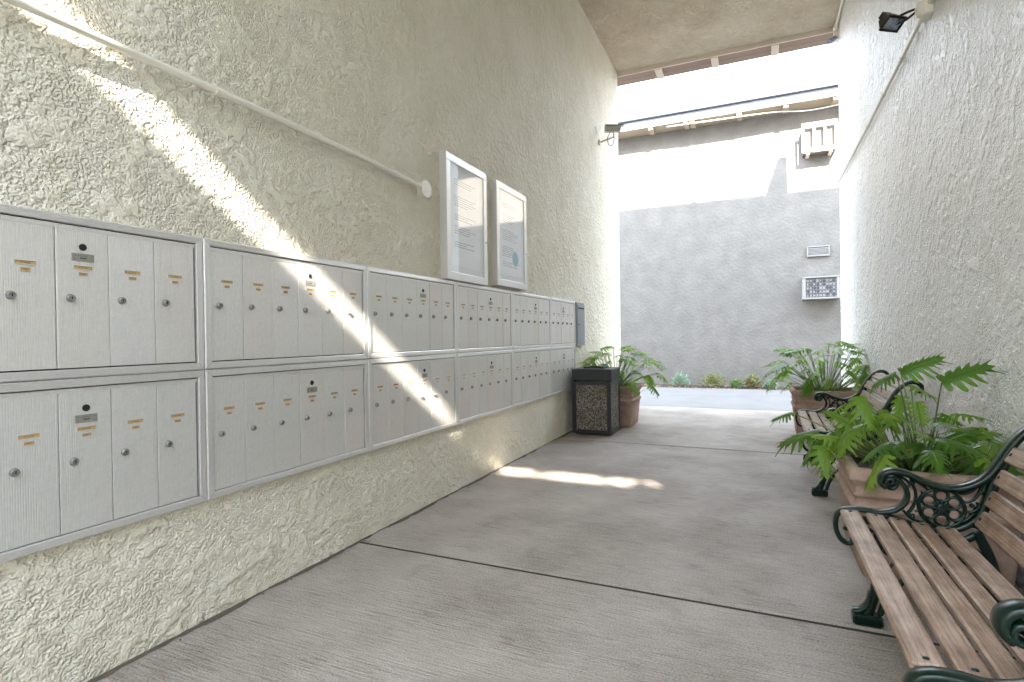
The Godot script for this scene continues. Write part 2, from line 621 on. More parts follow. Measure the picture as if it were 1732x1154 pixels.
func notice_texture(sd: int, disc: bool) -> ImageTexture:
	var w := 256
	var h := 384
	var im := Image.create(w, h, false, Image.FORMAT_RGB8)
	im.fill(lin(0.86, 0.87, 0.88))
	var r := RandomNumberGenerator.new()
	r.seed = sd
	var y := 40
	while y < h - 40:
		var lines := r.randi_range(3, 6)
		for k in lines:
			var x := 26
			var stop := r.randi_range(120, 225)
			while x < stop:
				var t := r.randi_range(4, 14)
				im.fill_rect(Rect2i(x, y, t, 3), lin(0.14, 0.145, 0.16))
				x += t + 4
			y += 9
		y += r.randi_range(18, 40)
	if disc:
		for yy in h:
			for xx in w:
				var d := Vector2(xx - 178, yy - 296).length()
				if d < 40: im.set_pixel(xx, yy, lin(0.18, 0.42, 0.55) if d < 34 else lin(0.45, 0.62, 0.7))
	return ImageTexture.create_from_image(im)

# ------------------------------------------------------------------ setting
func height_at(u: float, v: float, small: PackedFloat32Array, r: int) -> float:
	var x := u * r
	var y := v * r
	var x0 := floori(x)
	var y0 := floori(y)
	var fx := x - x0
	var fy := y - y0
	x0 = posmod(x0, r); y0 = posmod(y0, r)
	var x1 := (x0 + 1) % r
	var y1 := (y0 + 1) % r
	var a := lerpf(small[y0 * r + x0], small[y0 * r + x1], fx)
	var b := lerpf(small[y1 * r + x0], small[y1 * r + x1], fx)
	return lerpf(a, b, fy)

# a plastered wall whose relief is real: facing +x (dir 1) or -x (dir -1)
func stucco_sheet(x0: float, dir: float, ys: PackedFloat32Array, zs: PackedFloat32Array, amp: float, tile: float, uoff: float) -> ArrayMesh:
	var im := Image.create_from_data(stucco_r, stucco_r, false, Image.FORMAT_RF, stucco_h.to_byte_array())
	var r := 384
	im.resize(r, r, Image.INTERPOLATE_BILINEAR)
	var small := im.get_data().to_float32_array()
	var nz := zs.size()
	var ny := ys.size()
	var V := PackedVector3Array(); V.resize(nz * ny)
	var N := PackedVector3Array(); N.resize(nz * ny)
	var U := PackedVector2Array(); U.resize(nz * ny)
	for j in ny:
		for i in nz:
			var u := -zs[i] / tile + uoff
			var v := -ys[j] / tile
			V[j * nz + i] = Vector3(x0 + dir * amp * (height_at(u, v, small, r) - 0.35), ys[j], zs[i])
			U[j * nz + i] = Vector2(u, v)
	for j in ny:
		for i in nz:
			var a := V[j * nz + mini(i + 1, nz - 1)] - V[j * nz + maxi(i - 1, 0)]
			var b := V[mini(j + 1, ny - 1) * nz + i] - V[maxi(j - 1, 0) * nz + i]
			var n := a.cross(b).normalized()
			N[j * nz + i] = n if n.x * dir > 0 else -n
	var I := PackedInt32Array()
	I.resize((nz - 1) * (ny - 1) * 6)
	var w := 0
	# zs falls with i (towards -z): seen from +x, i runs to the right
	for j in ny - 1:
		for i in nz - 1:
			var a := j * nz + i
			var b := a + 1
			var c := a + nz
			var d := c + 1
			var q := [a, c, d, a, d, b] if dir > 0 else [a, d, c, a, b, d]
			for k in 6:
				I[w] = q[k]
				w += 1
	var arr := []
	arr.resize(Mesh.ARRAY_MAX)
	arr[Mesh.ARRAY_VERTEX] = V
	arr[Mesh.ARRAY_NORMAL] = N
	arr[Mesh.ARRAY_TEX_UV] = U
	arr[Mesh.ARRAY_INDEX] = I
	var am := ArrayMesh.new()
	am.add_surface_from_arrays(Mesh.PRIMITIVE_TRIANGLES, arr)
	return am

func steps(from: float, to: float, f: Callable) -> PackedFloat32Array:
	var out := PackedFloat32Array()
	var p := from
	var s := signf(to - from)
	while (to - p) * s > 0.0:
		out.append(p)
		p += s * f.call(p)
	out.append(to)
	return out

func build_setting() -> void:
	var g := thing("ground", "dark ground around the buildings", "ground", Vector3.ZERO, "", "structure")
	mesh_node(g, "asphalt", box_mesh(Vector3(240, 0.1, 240)), M.asphalt, Vector3(0, -0.25, 0))
	# walkway slabs with open joints
	var fl := thing("floor", "broom finished grey concrete walkway slabs between the walls", "walkway", Vector3.ZERO, "", "structure")
	var cuts := [4.11, 0.854, -2.403, -5.66, ENDZ - 0.02]
	for i in 4:
		var z0: float = cuts[i] - 0.014
		var z1: float = cuts[i + 1] + 0.014
		mesh_node(fl, "concrete_slab", box_mesh(Vector3(RW - LW + 0.3, 0.12, z0 - z1), 0.007), M.concrete, Vector3((LW + RW) * 0.5, -0.06, (z0 + z1) * 0.5))
	mesh_node(fl, "joint_filler", box_mesh(Vector3(RW - LW + 0.2, 0.06, 12.8)), M.joint_dirt, Vector3((LW + RW) * 0.5, -0.038, -2.33))
	var cf := thing("courtyard_paving", "pale sunless concrete paving of the courtyard beyond the passage", "paving", Vector3.ZERO, "", "structure")
	for k in 5:
		mesh_node(cf, "concrete_slab", box_mesh(Vector3(3.56, 0.12, 3.18), 0.005), M.court_concrete, Vector3(-7.5 + k * 3.57, -0.062, -10.36))
	mesh_node(cf, "joint_filler", box_mesh(Vector3(18, 0.06, 3.3)), M.joint_dirt, Vector3(0, -0.07, -10.36))
	var rf := thing("rear_paving", "concrete paving behind the passage", "paving", Vector3.ZERO, "", "structure")
	mesh_node(rf, "concrete_slab", box_mesh(Vector3(22, 0.1, 8.4), 0.005), M.court_concrete, Vector3(0, -0.056, 4.13 + 4.2))
	var gs := begin()
	gs.set_smooth_group(-1)
	rng.seed = 301
	for sd in [LW, RW]:
		var z := 1.0
		var w0 := 0.02
		while z > ENDZ + 0.1:
			var dz := rng.randf_range(0.02, 0.06)
			var w1 := clampf(w0 + rng.randf_range(-0.012, 0.012), 0.006, 0.036)
			var s2 := 1.0 if sd < 0 else -1.0
			var xa: float = sd - s2 * 0.012
			face(gs, [Vector3(xa, 0.004, z), Vector3(sd + s2 * w0, 0.0022, z), Vector3(sd + s2 * w1, 0.0022, z - dz), Vector3(xa, 0.004, z - dz)], Vector3(sd, -1, z))
			if rng.randf() < 0.3:
				var b := rng.randf_range(0.002, 0.005)
				box(gs, Vector3(sd + s2 * rng.randf_range(0.004, 0.05), b * 0.4, z), Vector3(b, b, b * 1.6), 0.0, -1)
			w0 = w1
			z -= dz
	mesh_node(fl, "wall_foot_dirt", done(gs), M.grime).set_meta("kind", "stuff")
	# walls
	var ys := steps(-0.02, CEIL + 0.02, func(p): return 0.0105 if p < 2.9 else 0.02)
	var zs := steps(REARZ, ENDZ, func(p): return 0.12 if p > 0.0 else maxf(0.0105, 0.0036 * absf(p)))
	var lw := thing("left_wall", "cream knockdown stucco wall carrying the mailboxes", "wall", Vector3.ZERO, "", "structure")
	mesh_node(lw, "stucco_face", stucco_sheet(LW, 1.0, ys, zs, 0.0085, 2.7, 0.13), M.left_stucco)
	mesh_node(lw, "wall_core", box_mesh(Vector3(0.26, CEIL + 0.1, REARZ - ENDZ - 0.004)), M.plain_stucco, Vector3(LW - 0.137, CEIL * 0.5, (REARZ + ENDZ) * 0.5))
	var ys2 := steps(-0.02, CEIL + 0.02, func(_p): return 0.016)
	var zs2 := steps(REARZ, ENDZ, func(p): return 0.12 if p > -1.5 else 0.0165)
	var rw := thing("right_wall", "pale knockdown stucco wall behind the benches", "wall", Vector3.ZERO, "", "structure")
	mesh_node(rw, "stucco_face", stucco_sheet(RW, -1.0, ys2, zs2, 0.011, 2.9, 0.57), M.right_stucco)
	mesh_node(rw, "wall_core", box_mesh(Vector3(0.26, CEIL + 0.1, REARZ - ENDZ - 0.004)), M.plain_stucco, Vector3(RW + 0.138, CEIL * 0.5, (REARZ + ENDZ) * 0.5))
	# ceiling, roof mass and the outer walls of this building
	var ce := thing("ceiling", "tan textured stucco ceiling over the passage", "ceiling", Vector3.ZERO, "", "structure")
	mesh_node(ce, "stucco_slab", box_mesh(Vector3(RW - LW + 0.5, 0.3, OPENZ - ENDZ)), M.ceiling_stucco, Vector3((LW + RW) * 0.5, CEIL + 0.15, (OPENZ + ENDZ) * 0.5))
	var ub := thing("home_building", "upper storey and outer walls of the building that the passage runs through", "building", Vector3.ZERO, "", "structure")
	for s in [-1.0, 1.0]:
		var x0: float = LW - 0.27 if s < 0 else RW + 0.27
		for z in [ENDZ + 0.1, REARZ - 0.1]:
			mesh_node(ub, "outer_wall", box_mesh(Vector3(7.0, CEIL + 0.3, 0.2)), M.plain_stucco, Vector3(x0 + s * 3.5, (CEIL + 0.3) * 0.5, z))
	mesh_node(ub, "roof_deck", box_mesh(Vector3(17.6, 0.2, OPENZ - ENDZ)), M.roof_edge, Vector3(-0.5, CEIL + 0.404, (OPENZ + ENDZ) * 0.5))
	for s in [-1.0, 1.0]:
		var xw: float = LW - 0.01 - 3.6 if s < 0 else RW + 0.01 + 3.6
		mesh_node(ub, "roof_deck", box_mesh(Vector3(7.2, 0.2, REARZ - OPENZ - 0.01)), M.roof_edge, Vector3(xw, CEIL + 0.12, (REARZ + OPENZ) * 0.5))
	mesh_node(ub, "upper_storey", box_mesh(Vector3(17.0, 2.27, 6.2)), M.plain_stucco, Vector3(-0.5, 6.64, -4.42))
	var st := begin()           # flue with a sloped shoulder, and a vent pipe: they throw the shapes on the far wall
	var zf := -7.42
	var sx := 0.32 * (zf - FARZ)
	var yb := 7.70
	var pr := [Vector2(0.10 + sx, yb), Vector2(0.53 + sx, yb), Vector2(0.513 + sx, yb + 0.76), Vector2(0.345 + sx, yb + 0.76)]
	for e in 2:
		var q := []
		for p in pr: q.append(Vector3(p.x, p.y, zf - 0.2 * e))
		face(st, q, Vector3(0.35 + sx, yb + 0.3, zf - 0.1))
	for k in 4:
		var a: Vector2 = pr[k]
		var b: Vector2 = pr[(k + 1) % 4]
		face(st, [Vector3(a.x, a.y, zf), Vector3(b.x, b.y, zf), Vector3(b.x, b.y, zf - 0.2), Vector3(a.x, a.y, zf - 0.2)], Vector3(0.35 + sx, yb + 0.3, zf - 0.1))
	mesh_node(ub, "flue", done(st), M.plain_stucco)
	mesh_node(ub, "vent_pipe", strip(Vector3(-1.29 + sx, 7.7, -7.4), Vector3(-1.29 + sx, 7.88, -7.4), 0.045), M.steel_grey)
	# eave over the courtyard mouth
	var ev := thing("eave", "brown boarded eave with short pale rafter tails at the mouth of the passage", "eave")
	for k in 3:
		mesh_node(ev, "board", box_mesh(Vector3(17, 0.03, 0.158), 0.003), M.brown_board, Vector3(-0.5, CEIL + 0.018, ENDZ - 0.085 - 0.162 * k))
	mesh_node(ev, "trim_strip", box_mesh(Vector3(RW - LW, 0.07, 0.03), 0.004), M.pale_trim, Vector3((LW + RW) * 0.5, CEIL - 0.03, ENDZ - 0.017))
	for k in 5:
		mesh_node(ev, "rafter_tail", box_mesh(Vector3(0.095, 0.075, 0.33), 0.004), M.pale_trim, Vector3(-2.23 + 0.828 * k, CEIL - 0.037, ENDZ - 0.2))
	mesh_node(ev, "roof_edge", box_mesh(Vector3(17.6, 0.12, 0.62), 0.005), M.roof_edge, Vector3(-0.5, CEIL + 0.096, ENDZ - 0.27))

func build_far_building() -> void:
	var b := thing("apartment_building", "grey stucco apartment building across the courtyard with white fascia and gutter", "building")
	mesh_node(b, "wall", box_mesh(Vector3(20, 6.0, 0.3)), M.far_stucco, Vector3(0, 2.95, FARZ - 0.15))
	mesh_node(b, "soffit", box_mesh(Vector3(20, 0.02, 0.5)), M.tan_wood, Vector3(0, 5.75, FARZ + 0.25))
	mesh_node(b, "fascia", box_mesh(Vector3(20, 0.17, 0.03), 0.003), M.fascia_paint, Vector3(0, 5.805, FARZ + 0.517))
	mesh_node(b, "gutter", box_mesh(Vector3(20, 0.085, 0.10), 0.01), M.gutter, Vector3(0, 5.932, FARZ + 0.57))
	mesh_node(b, "gutter_lip", box_mesh(Vector3(20, 0.012, 0.11), 0.003), M.white_paint, Vector3(0, 5.982, FARZ + 0.57))
	mesh_node(b, "roof", box_mesh(Vector3(20, 0.06, 4.0), 0.004), M.slate_edge, Vector3(0, 6.022, FARZ - 1.45))
	for x in [-3.1, -2.15, -1.40, -1.27, -0.33, 0.54, 1.42]:
		mesh_node(b, "rafter_tail", box_mesh(Vector3(0.10, 0.075, 0.34), 0.004), M.tan_wood, Vector3(x, 5.70, FARZ + 0.33))
	var st := begin()
	tube(st, curve3([Vector3(-1.8, 5.68, FARZ + 0.47), Vector3(-0.6, 5.655, FARZ + 0.45), Vector3(0.3, 5.645, FARZ + 0.40), Vector3(1.0, 5.60, FARZ + 0.3), Vector3(1.9, 5.66, FARZ + 0.28)], 5), 0.011, 6)
	mesh_node(b, "cable", done(st), M.white_paint)
	# louvred wall vent
	var v := mesh_node(b, "vent", box_mesh(Vector3(0.37, 0.17, 0.02)), M.dark_slot, Vector3(1.126, 2.79, FARZ + 0.005))
	var fs := begin()
	box(fs, Vector3(0, 0.095, 0.018), Vector3(0.41, 0.022, 0.03), 0.004)
	box(fs, Vector3(0, -0.095, 0.018), Vector3(0.41, 0.022, 0.03), 0.004)
	for s in [-1.0, 1.0]: box(fs, Vector3(0.195 * s, 0, 0.018), Vector3(0.022, 0.166, 0.028), 0.004)
	mesh_node(v, "vent_frame", done(fs), M.grey_paint)
	for k in 6:
		var o := mesh_node(v, "louver", box_mesh(Vector3(0.366, 0.004, 0.03)), M.grey_paint, Vector3(0, -0.07 + k * 0.026, 0.02))
		o.rotation.x = 0.75
	# upper air conditioner: white sleeve with a three-bay guard
	var a := thing("air_conditioner", "white wall air conditioner high under the eave of the far building", "air conditioner", Vector3(1.14, 5.03, FARZ))
	mesh_node(a, "casing", box_mesh(Vector3(0.58, 0.56, 0.22), 0.008), M.ac_tan, Vector3(0, 0.0, 0.11))
	fs = begin()
	box(fs, Vector3(0, 0.275, 0.33), Vector3(0.626, 0.055, 0.04), 0.006)
	box(fs, Vector3(0, -0.235, 0.33), Vector3(0.626, 0.08, 0.04), 0.006)
	for k in 4: box(fs, Vector3(-0.29 + k * 0.1935, 0.026, 0.33), Vector3(0.04, 0.442, 0.036), 0.005)
	mesh_node(a, "guard_frame", done(fs), M.white_paint)
	for s in [-1.0, 1.0]: mesh_node(a, "bracket", box_mesh(Vector3(0.06, 0.035, 0.30), 0.004), M.pale_trim, Vector3(0.2 * s, -0.297, 0.16))
	# lower air conditioner: grey coil behind a wire guard
	var l := thing("air_conditioner", "grey wall air conditioner with wire guard low on the far building below the louvred vent", "air conditioner", Vector3(1.15, 2.02, FARZ))
	mesh_node(l, "casing", box_mesh(Vector3(0.64, 0.44, 0.22), 0.006), M.ac_coil, Vector3(0, 0, 0.11))
	fs = begin()
	box(fs, Vector3(0, 0.215, 0.13), Vector3(0.66, 0.025, 0.27), 0.005)
	box(fs, Vector3(0, -0.21, 0.14), Vector3(0.67, 0.032, 0.29), 0.005)
	for s in [-1.0, 1.0]: box(fs, Vector3(0.3 * s, 0.003, 0.13), Vector3(0.055, 0.39, 0.265), 0.005)
	mesh_node(l, "sleeve", done(fs), M.grey_paint)
	var coil := begin()
	rng.seed = 91
	for k in 9:
		for j in 5:
			if rng.randf() < 0.62: box(coil, Vector3(-0.235 + k * 0.058, -0.15 + j * 0.075, 0.222), Vector3(rng.randf_range(0.02, 0.05), rng.randf_range(0.03, 0.065), 0.006))
	mesh_node(l, "coil_fins", done(coil), M.ac_fin).set_meta("kind", "stuff")
	for k in 10: mesh_node(l, "guard_wire", box_mesh(Vector3(0.006, 0.39, 0.006)), M.steel_grey, Vector3(-0.25 + k * 0.0555, 0, 0.25))
	for k in 6: mesh_node(l, "guard_wire", box_mesh(Vector3(0.54, 0.006, 0.006)), M.steel_grey, Vector3(0, -0.165 + k * 0.066, 0.245))

func build_rear() -> void:
	# what stands behind the camera and lets a sliver of sun in under the ceiling
	var b := thing("rear_building", "two storey stucco building behind the passage", "building", Vector3(1.2, 0, 10.0))
	mesh_node(b, "wall", box_mesh(Vector3(10, 7.5, 5.8)), M.plain_stucco, Vector3(0, 3.75, 0.1))
	mesh_node(b, "parapet", box_mesh(Vector3(10.1, 0.3, 0.1), 0.0), M.pale_trim, Vector3(0, 7.452, -2.95))
	mesh_node(b, "roof", box_mesh(Vector3(10.4, 2.4, 0.4), 0.0), M.roof_edge, Vector3(0, 7.722 + 1.2, -3.2))
	for sd in [-1.0, 1.0]:
		var wg := thing("rear_wing", "low stucco wing on the %s side of the rear court" % ["left" if sd < 0 else "right"], "building", Vector3(-6.6 if sd < 0 else 7.9, 0, 4.1))
		mesh_node(wg, "wall", box_mesh(Vector3(6.0, 6.2, 5.2)), M.plain_stucco, Vector3(0, 3.1, 0))
		mesh_node(wg, "roof_edge", box_mesh(Vector3(6.3, 0.18, 5.4), 0.01), M.roof_edge, Vector3(0, 6.29, 0))
	var t := thing("tree", "leafy tree in front of the rear building", "tree", Vector3(4.35, 0, 6.35))
	var st := begin()
	tube(st, PackedVector3Array([Vector3(0, -0.2, 0), Vector3(0.1, 3.5, 0), Vector3(-0.1, 7.0, 0)]), [0.2, 0.14, 0.06], 8)
	mesh_node(t, "trunk", done(st), M.brown_board)
	st = begin()
	st.set_smooth_group(-1)
	rng.seed = 15
	for k in 1500:
		var d := Vector3(rng.randfn(), rng.randfn(), rng.randfn()).normalized() * pow(rng.randf(), 0.4)
		var c := Vector3(d.x * 1.95, 7.4 + d.y * 1.0, d.z * 0.35)
		var bs := Basis.from_euler(Vector3(rng.randf() * 6, rng.randf() * 6, rng.randf() * 6)).scaled(Vector3.ONE * rng.randf_range(0.05, 0.10))
		tri(st, c + bs * Vector3(-1, 0, 0), c + bs * Vector3(0, 1, 0.2), c + bs * Vector3(1, 0, 0))
		tri(st, c + bs * Vector3(-1, 0, 0), c + bs * Vector3(1, 0, 0), c + bs * Vector3(0, -1, 0.2))
	for c in [[1.37, 0.13, 230], [1.89, 0.085, 34], [2.39, 0.035, 40], [3.02, 0.24, 150], [2.58, 0.10, 10]]:   # hanging sprays that break the sun into patches
		for k in c[2]:
			var at := Vector3(c[0] - 4.35 + rng.randf_range(-c[1], c[1]), 7.56 + rng.randf_range(-0.2, 0.2), rng.randf_range(0.3, 0.5))
			var bs := Basis.from_euler(Vector3(rng.randf() * 6, rng.randf() * 6, rng.randf() * 6)).scaled(Vector3.ONE * rng.randf_range(0.03, 0.055))
			tri(st, at + bs * Vector3(-1, 0, 0), at + bs * Vector3(0, 0.6, 0.2), at + bs * Vector3(1, 0, 0))
			tri(st, at + bs * Vector3(-1, 0, 0), at + bs * Vector3(1, 0, 0), at + bs * Vector3(0, -0.6, 0.2))
	var cr := mesh_node(t, "crown", done(st), M.leaf_0)
	cr.set_meta("kind", "stuff")

# ------------------------------------------------------------------ mailboxes
func rail(st: SurfaceTool, o1: Vector2, o2: Vector2, i1: Vector2, i2: Vector2) -> void:
	# one mitred rail of a frame: (z, y) corners, outer edge lower than inner; faces +x
	st.set_smooth_group(-1)
	var horiz := absf(o1.y - o2.y) < absf(o1.x - o2.x)
	var P := func(p: Vector2, x: float) -> Vector3: return Vector3(x, p.y, p.x)
	var mid := (o1 + o2 + i1 + i2) * 0.25
	var ins := Vector3(-0.012, mid.y, mid.x)
	var g := 1 if horiz else 2
	var c1 := o1.lerp(i1, 0.14)
	var c2 := o2.lerp(i2, 0.14)
	var d1 := o1.lerp(i1, 0.9)
	var d2 := o2.lerp(i2, 0.9)
	face(st, [P.call(o1, -0.03), P.call(o2, -0.03), P.call(o2, -0.004), P.call(o1, -0.004)], ins, g)
	face(st, [P.call(o1, -0.004), P.call(o2, -0.004), P.call(c2, 0.0), P.call(c1, 0.0)], ins, g)
	face(st, [P.call(c1, 0.0), P.call(c2, 0.0), P.call(d2, 0.0), P.call(d1, 0.0)], ins, g)
	face(st, [P.call(d1, 0.0), P.call(d2, 0.0), P.call(i2, -0.002), P.call(i1, -0.002)], ins, g)
	face(st, [P.call(i1, -0.002), P.call(i2, -0.002), P.call(i2, -0.016), P.call(i1, -0.016)], ins, g)

func slot_mesh(w: float, h: float) -> ArrayMesh:
	# a card in a window with a thin raised rim; local z runs along the wall
	var st := begin()
	for s in [-1.0, 1.0]:
		box(st, Vector3(0.0008, s * (h * 0.5 + 0.001), 0), Vector3(0.0026, 0.002, w + 0.004), 0.0005)
		box(st, Vector3(0.0008, 0, s * (w * 0.5 + 0.001)), Vector3(0.0026, h, 0.002), 0.0005)
	var am := done(st)
	am.surface_set_material(0, M.aluminium_plain)
	st = begin()
	st.set_smooth_group(-1)
	var a := Vector3(0.0005, h * 0.5, w * 0.5)
	var b := Vector3(0.0005, h * 0.5, -w * 0.5)
	var c := Vector3(0.0005, -h * 0.5, -w * 0.5)
	var d := Vector3(0.0005, -h * 0.5, w * 0.5)
	tri(st, a, b, c, Vector2(0, 0), Vector2(1, 0), Vector2(1, 1))
	tri(st, a, c, d, Vector2(0, 0), Vector2(1, 1), Vector2(0, 1))
	return done(st, am)

func build_mailboxes() -> void:
	var doorm := []
	for k in 4:
		var st := begin()
		box(st, Vector3(0, 0, 0), Vector3(0.012, 0.444, 0.1527), 0.0012, 2, Transform3D.IDENTITY, Vector2(k * 0.37, k * 0.21))
		doorm.append(done(st))
	var lock := begin()
	lathe(lock, [Vector2(0.0130, 0.0), Vector2(0.0130, 0.0025), Vector2(0.0112, 0.003), Vector2(0.0112, 0.0095), Vector2(0.0100, 0.0115), Vector2(0.0070, 0.0115), Vector2(0.0066, 0.0105), Vector2(0.0001, 0.0105)], 18, facing(Vector3.ZERO, Vector3.RIGHT), -1)
	var lock_m := done(lock)
	var key_m := box_mesh(Vector3(0.0012, 0.0085, 0.0026))
	var name_m := slot_mesh(0.054, 0.0105)
	name_m.surface_set_material(1, M.card)
	var num_m := slot_mesh(0.026, 0.0095)
	num_m.surface_set_material(1, M.number_card)
	var mk := begin()
	lathe(mk, [Vector2(0.0115, 0.0), Vector2(0.0115, 0.002), Vector2(0.0095, 0.003), Vector2(0.0088, 0.0012), Vector2(0.0001, 0.0008)], 16, facing(Vector3.ZERO, Vector3.RIGHT), -1)
	var mk_m := done(mk)
	var pl := begin()
	box(pl, Vector3(0.001, 0, 0), Vector3(0.002, 0.026, 0.066), 0.0005)
	var pl_m := done(pl)
	pl_m.surface_set_material(0, M.plate_metal)
	pl = begin()
	pl.set_smooth_group(-1)
	tri(pl, Vector3(0.0022, 0.0125, 0.0325), Vector3(0.0022, 0.0125, -0.0325), Vector3(0.0022, -0.0125, -0.0325), Vector2(0, 0), Vector2(1, 0), Vector2(1, 1))
	tri(pl, Vector3(0.0022, 0.0125, 0.0325), Vector3(0.0022, -0.0125, -0.0325), Vector3(0.0022, -0.0125, 0.0325), Vector2(0, 0), Vector2(1, 1), Vector2(0, 1))
	done(pl, pl_m)
	pl_m.surface_set_material(1, M.plate_print)
	var place := ["nearest the camera, cut by the picture edge", "second column from the camera", "third column, crossed by the sunbeam", "fourth column, under the two notice boards", "fifth column, with six doors", "last column, five doors only"]
	rng.seed = 33
	for row in 2:
		for col in 6:
			var z0 := -(1.480 + 0.9935 * (col - 1))          # edge nearer the camera
			var n := 6 if col < 5 else 5
			var w := 0.9935 if col < 5 else 0.842
			var y1 := 1.5285 if row == 0 else 1.005
			var y0 := 1.0055 if row == 0 else 0.484
			var u := thing("mailbox_unit", "aluminium mailbox unit in the %s row, %s" % [["upper", "lower"][row], place[col]], "mailbox", Vector3(-2.0, y0, z0), "mailbox units on the left wall")
			var h := y1 - y0
			var gap := 0.0012
			var st := begin()
			var f := 0.0305
			var O := [Vector2(-gap, gap), Vector2(-w + gap, gap), Vector2(-w + gap, h - gap), Vector2(-gap, h - gap)]
			var I := [Vector2(-f, 0.0285), Vector2(-w + f, 0.0285), Vector2(-w + f, h - 0.0285), Vector2(-f, h - 0.0285)]
			for k in 4:
				var k2 := (k + 1) % 4
				var dir: Vector2 = (O[k2] - O[k]).normalized() * 0.0005
				rail(st, O[k] + dir, O[k2] - dir, I[k] + dir, I[k2] - dir)
			mesh_node(u, "frame", done(st), M.aluminium_frame)
			mesh_node(u, "back_panel", box_mesh(Vector3(0.012, h - 0.004, w - 0.004)), M.dark_slot, Vector3(-0.0235, h * 0.5, -w * 0.5))
			mesh_node(u, "header_strip", box_mesh(Vector3(0.010, 0.0145, w - 2 * f - 0.003), 0.001, 2), M.aluminium_frame, Vector3(-0.0115, h - 0.0395, -w * 0.5))
			var inner := w - 2 * f
			var pitch := (inner - 0.0065) / n
			for k in n:
				var zc := -f - 0.0012 - pitch * (k + 0.5)
				var dr := mesh_node(u, "door", doorm[rng.randi_range(0, 3)], [M.aluminium_door, M.aluminium_door_0, M.aluminium_door_1][rng.randi_range(0, 2)], Vector3(-0.0135 + rng.randf_range(-0.0010, 0.0012), h - 0.0455 - 0.2225, zc))
				dr.rotation.y = rng.randf_range(-0.006, 0.006)
				dr.scale.z = (pitch - 0.0022) / 0.1527
				var fx := 0.006
				var lo := mesh_node(dr, "lock", lock_m, M.lock_metal, Vector3(fx, 1.2625 - 1.261, 0.038))
				lo.rotation.x = rng.randf_range(-0.2, 0.2)
				mesh_node(dr, "keyhole", key_m, M.dark_slot, Vector3(fx + 0.0108, 1.2625 - 1.261, 0.038))
				mesh_node(dr, "name_slot", name_m, null, Vector3(fx, 1.363 - 1.261, 0.0))
				mesh_node(dr, "number_slot", num_m, null, Vector3(fx, 1.342 - 1.261, 0.0))
				if k == (3 if n == 6 else 2):
					mesh_node(dr, "master_lock", mk_m, M.dark_slot, Vector3(fx, 1.430 - 1.261, 0))
					mesh_node(dr, "name_plate", pl_m, null, Vector3(fx, 1.396 - 1.261, 0))
	# parcel drop box at the end of the bank
	var b := thing("drop_box", "blue grey steel drop box with a dark slot at the far end of the mailboxes", "drop box", Vector3(-2.02, 1.0, -6.325))
	mesh_node(b, "casing", box_mesh(Vector3(0.04, 0.525, 0.32), 0.003), M.steel_grey, Vector3(0.005, 0.262, -0.165))
	mesh_node(b, "door", box_mesh(Vector3(0.008, 0.47, 0.285), 0.002), M.steel_grey, Vector3(0.0282, 0.262, -0.165))
	mesh_node(b, "letter_slot", box_mesh(Vector3(0.006, 0.018, 0.23), 0.001), M.dark_slot, Vector3(0.0312, 0.455, -0.165))
	mesh_node(b, "lock", lock_m, M.lock_metal, Vector3(0.0322, 0.26, -0.06))

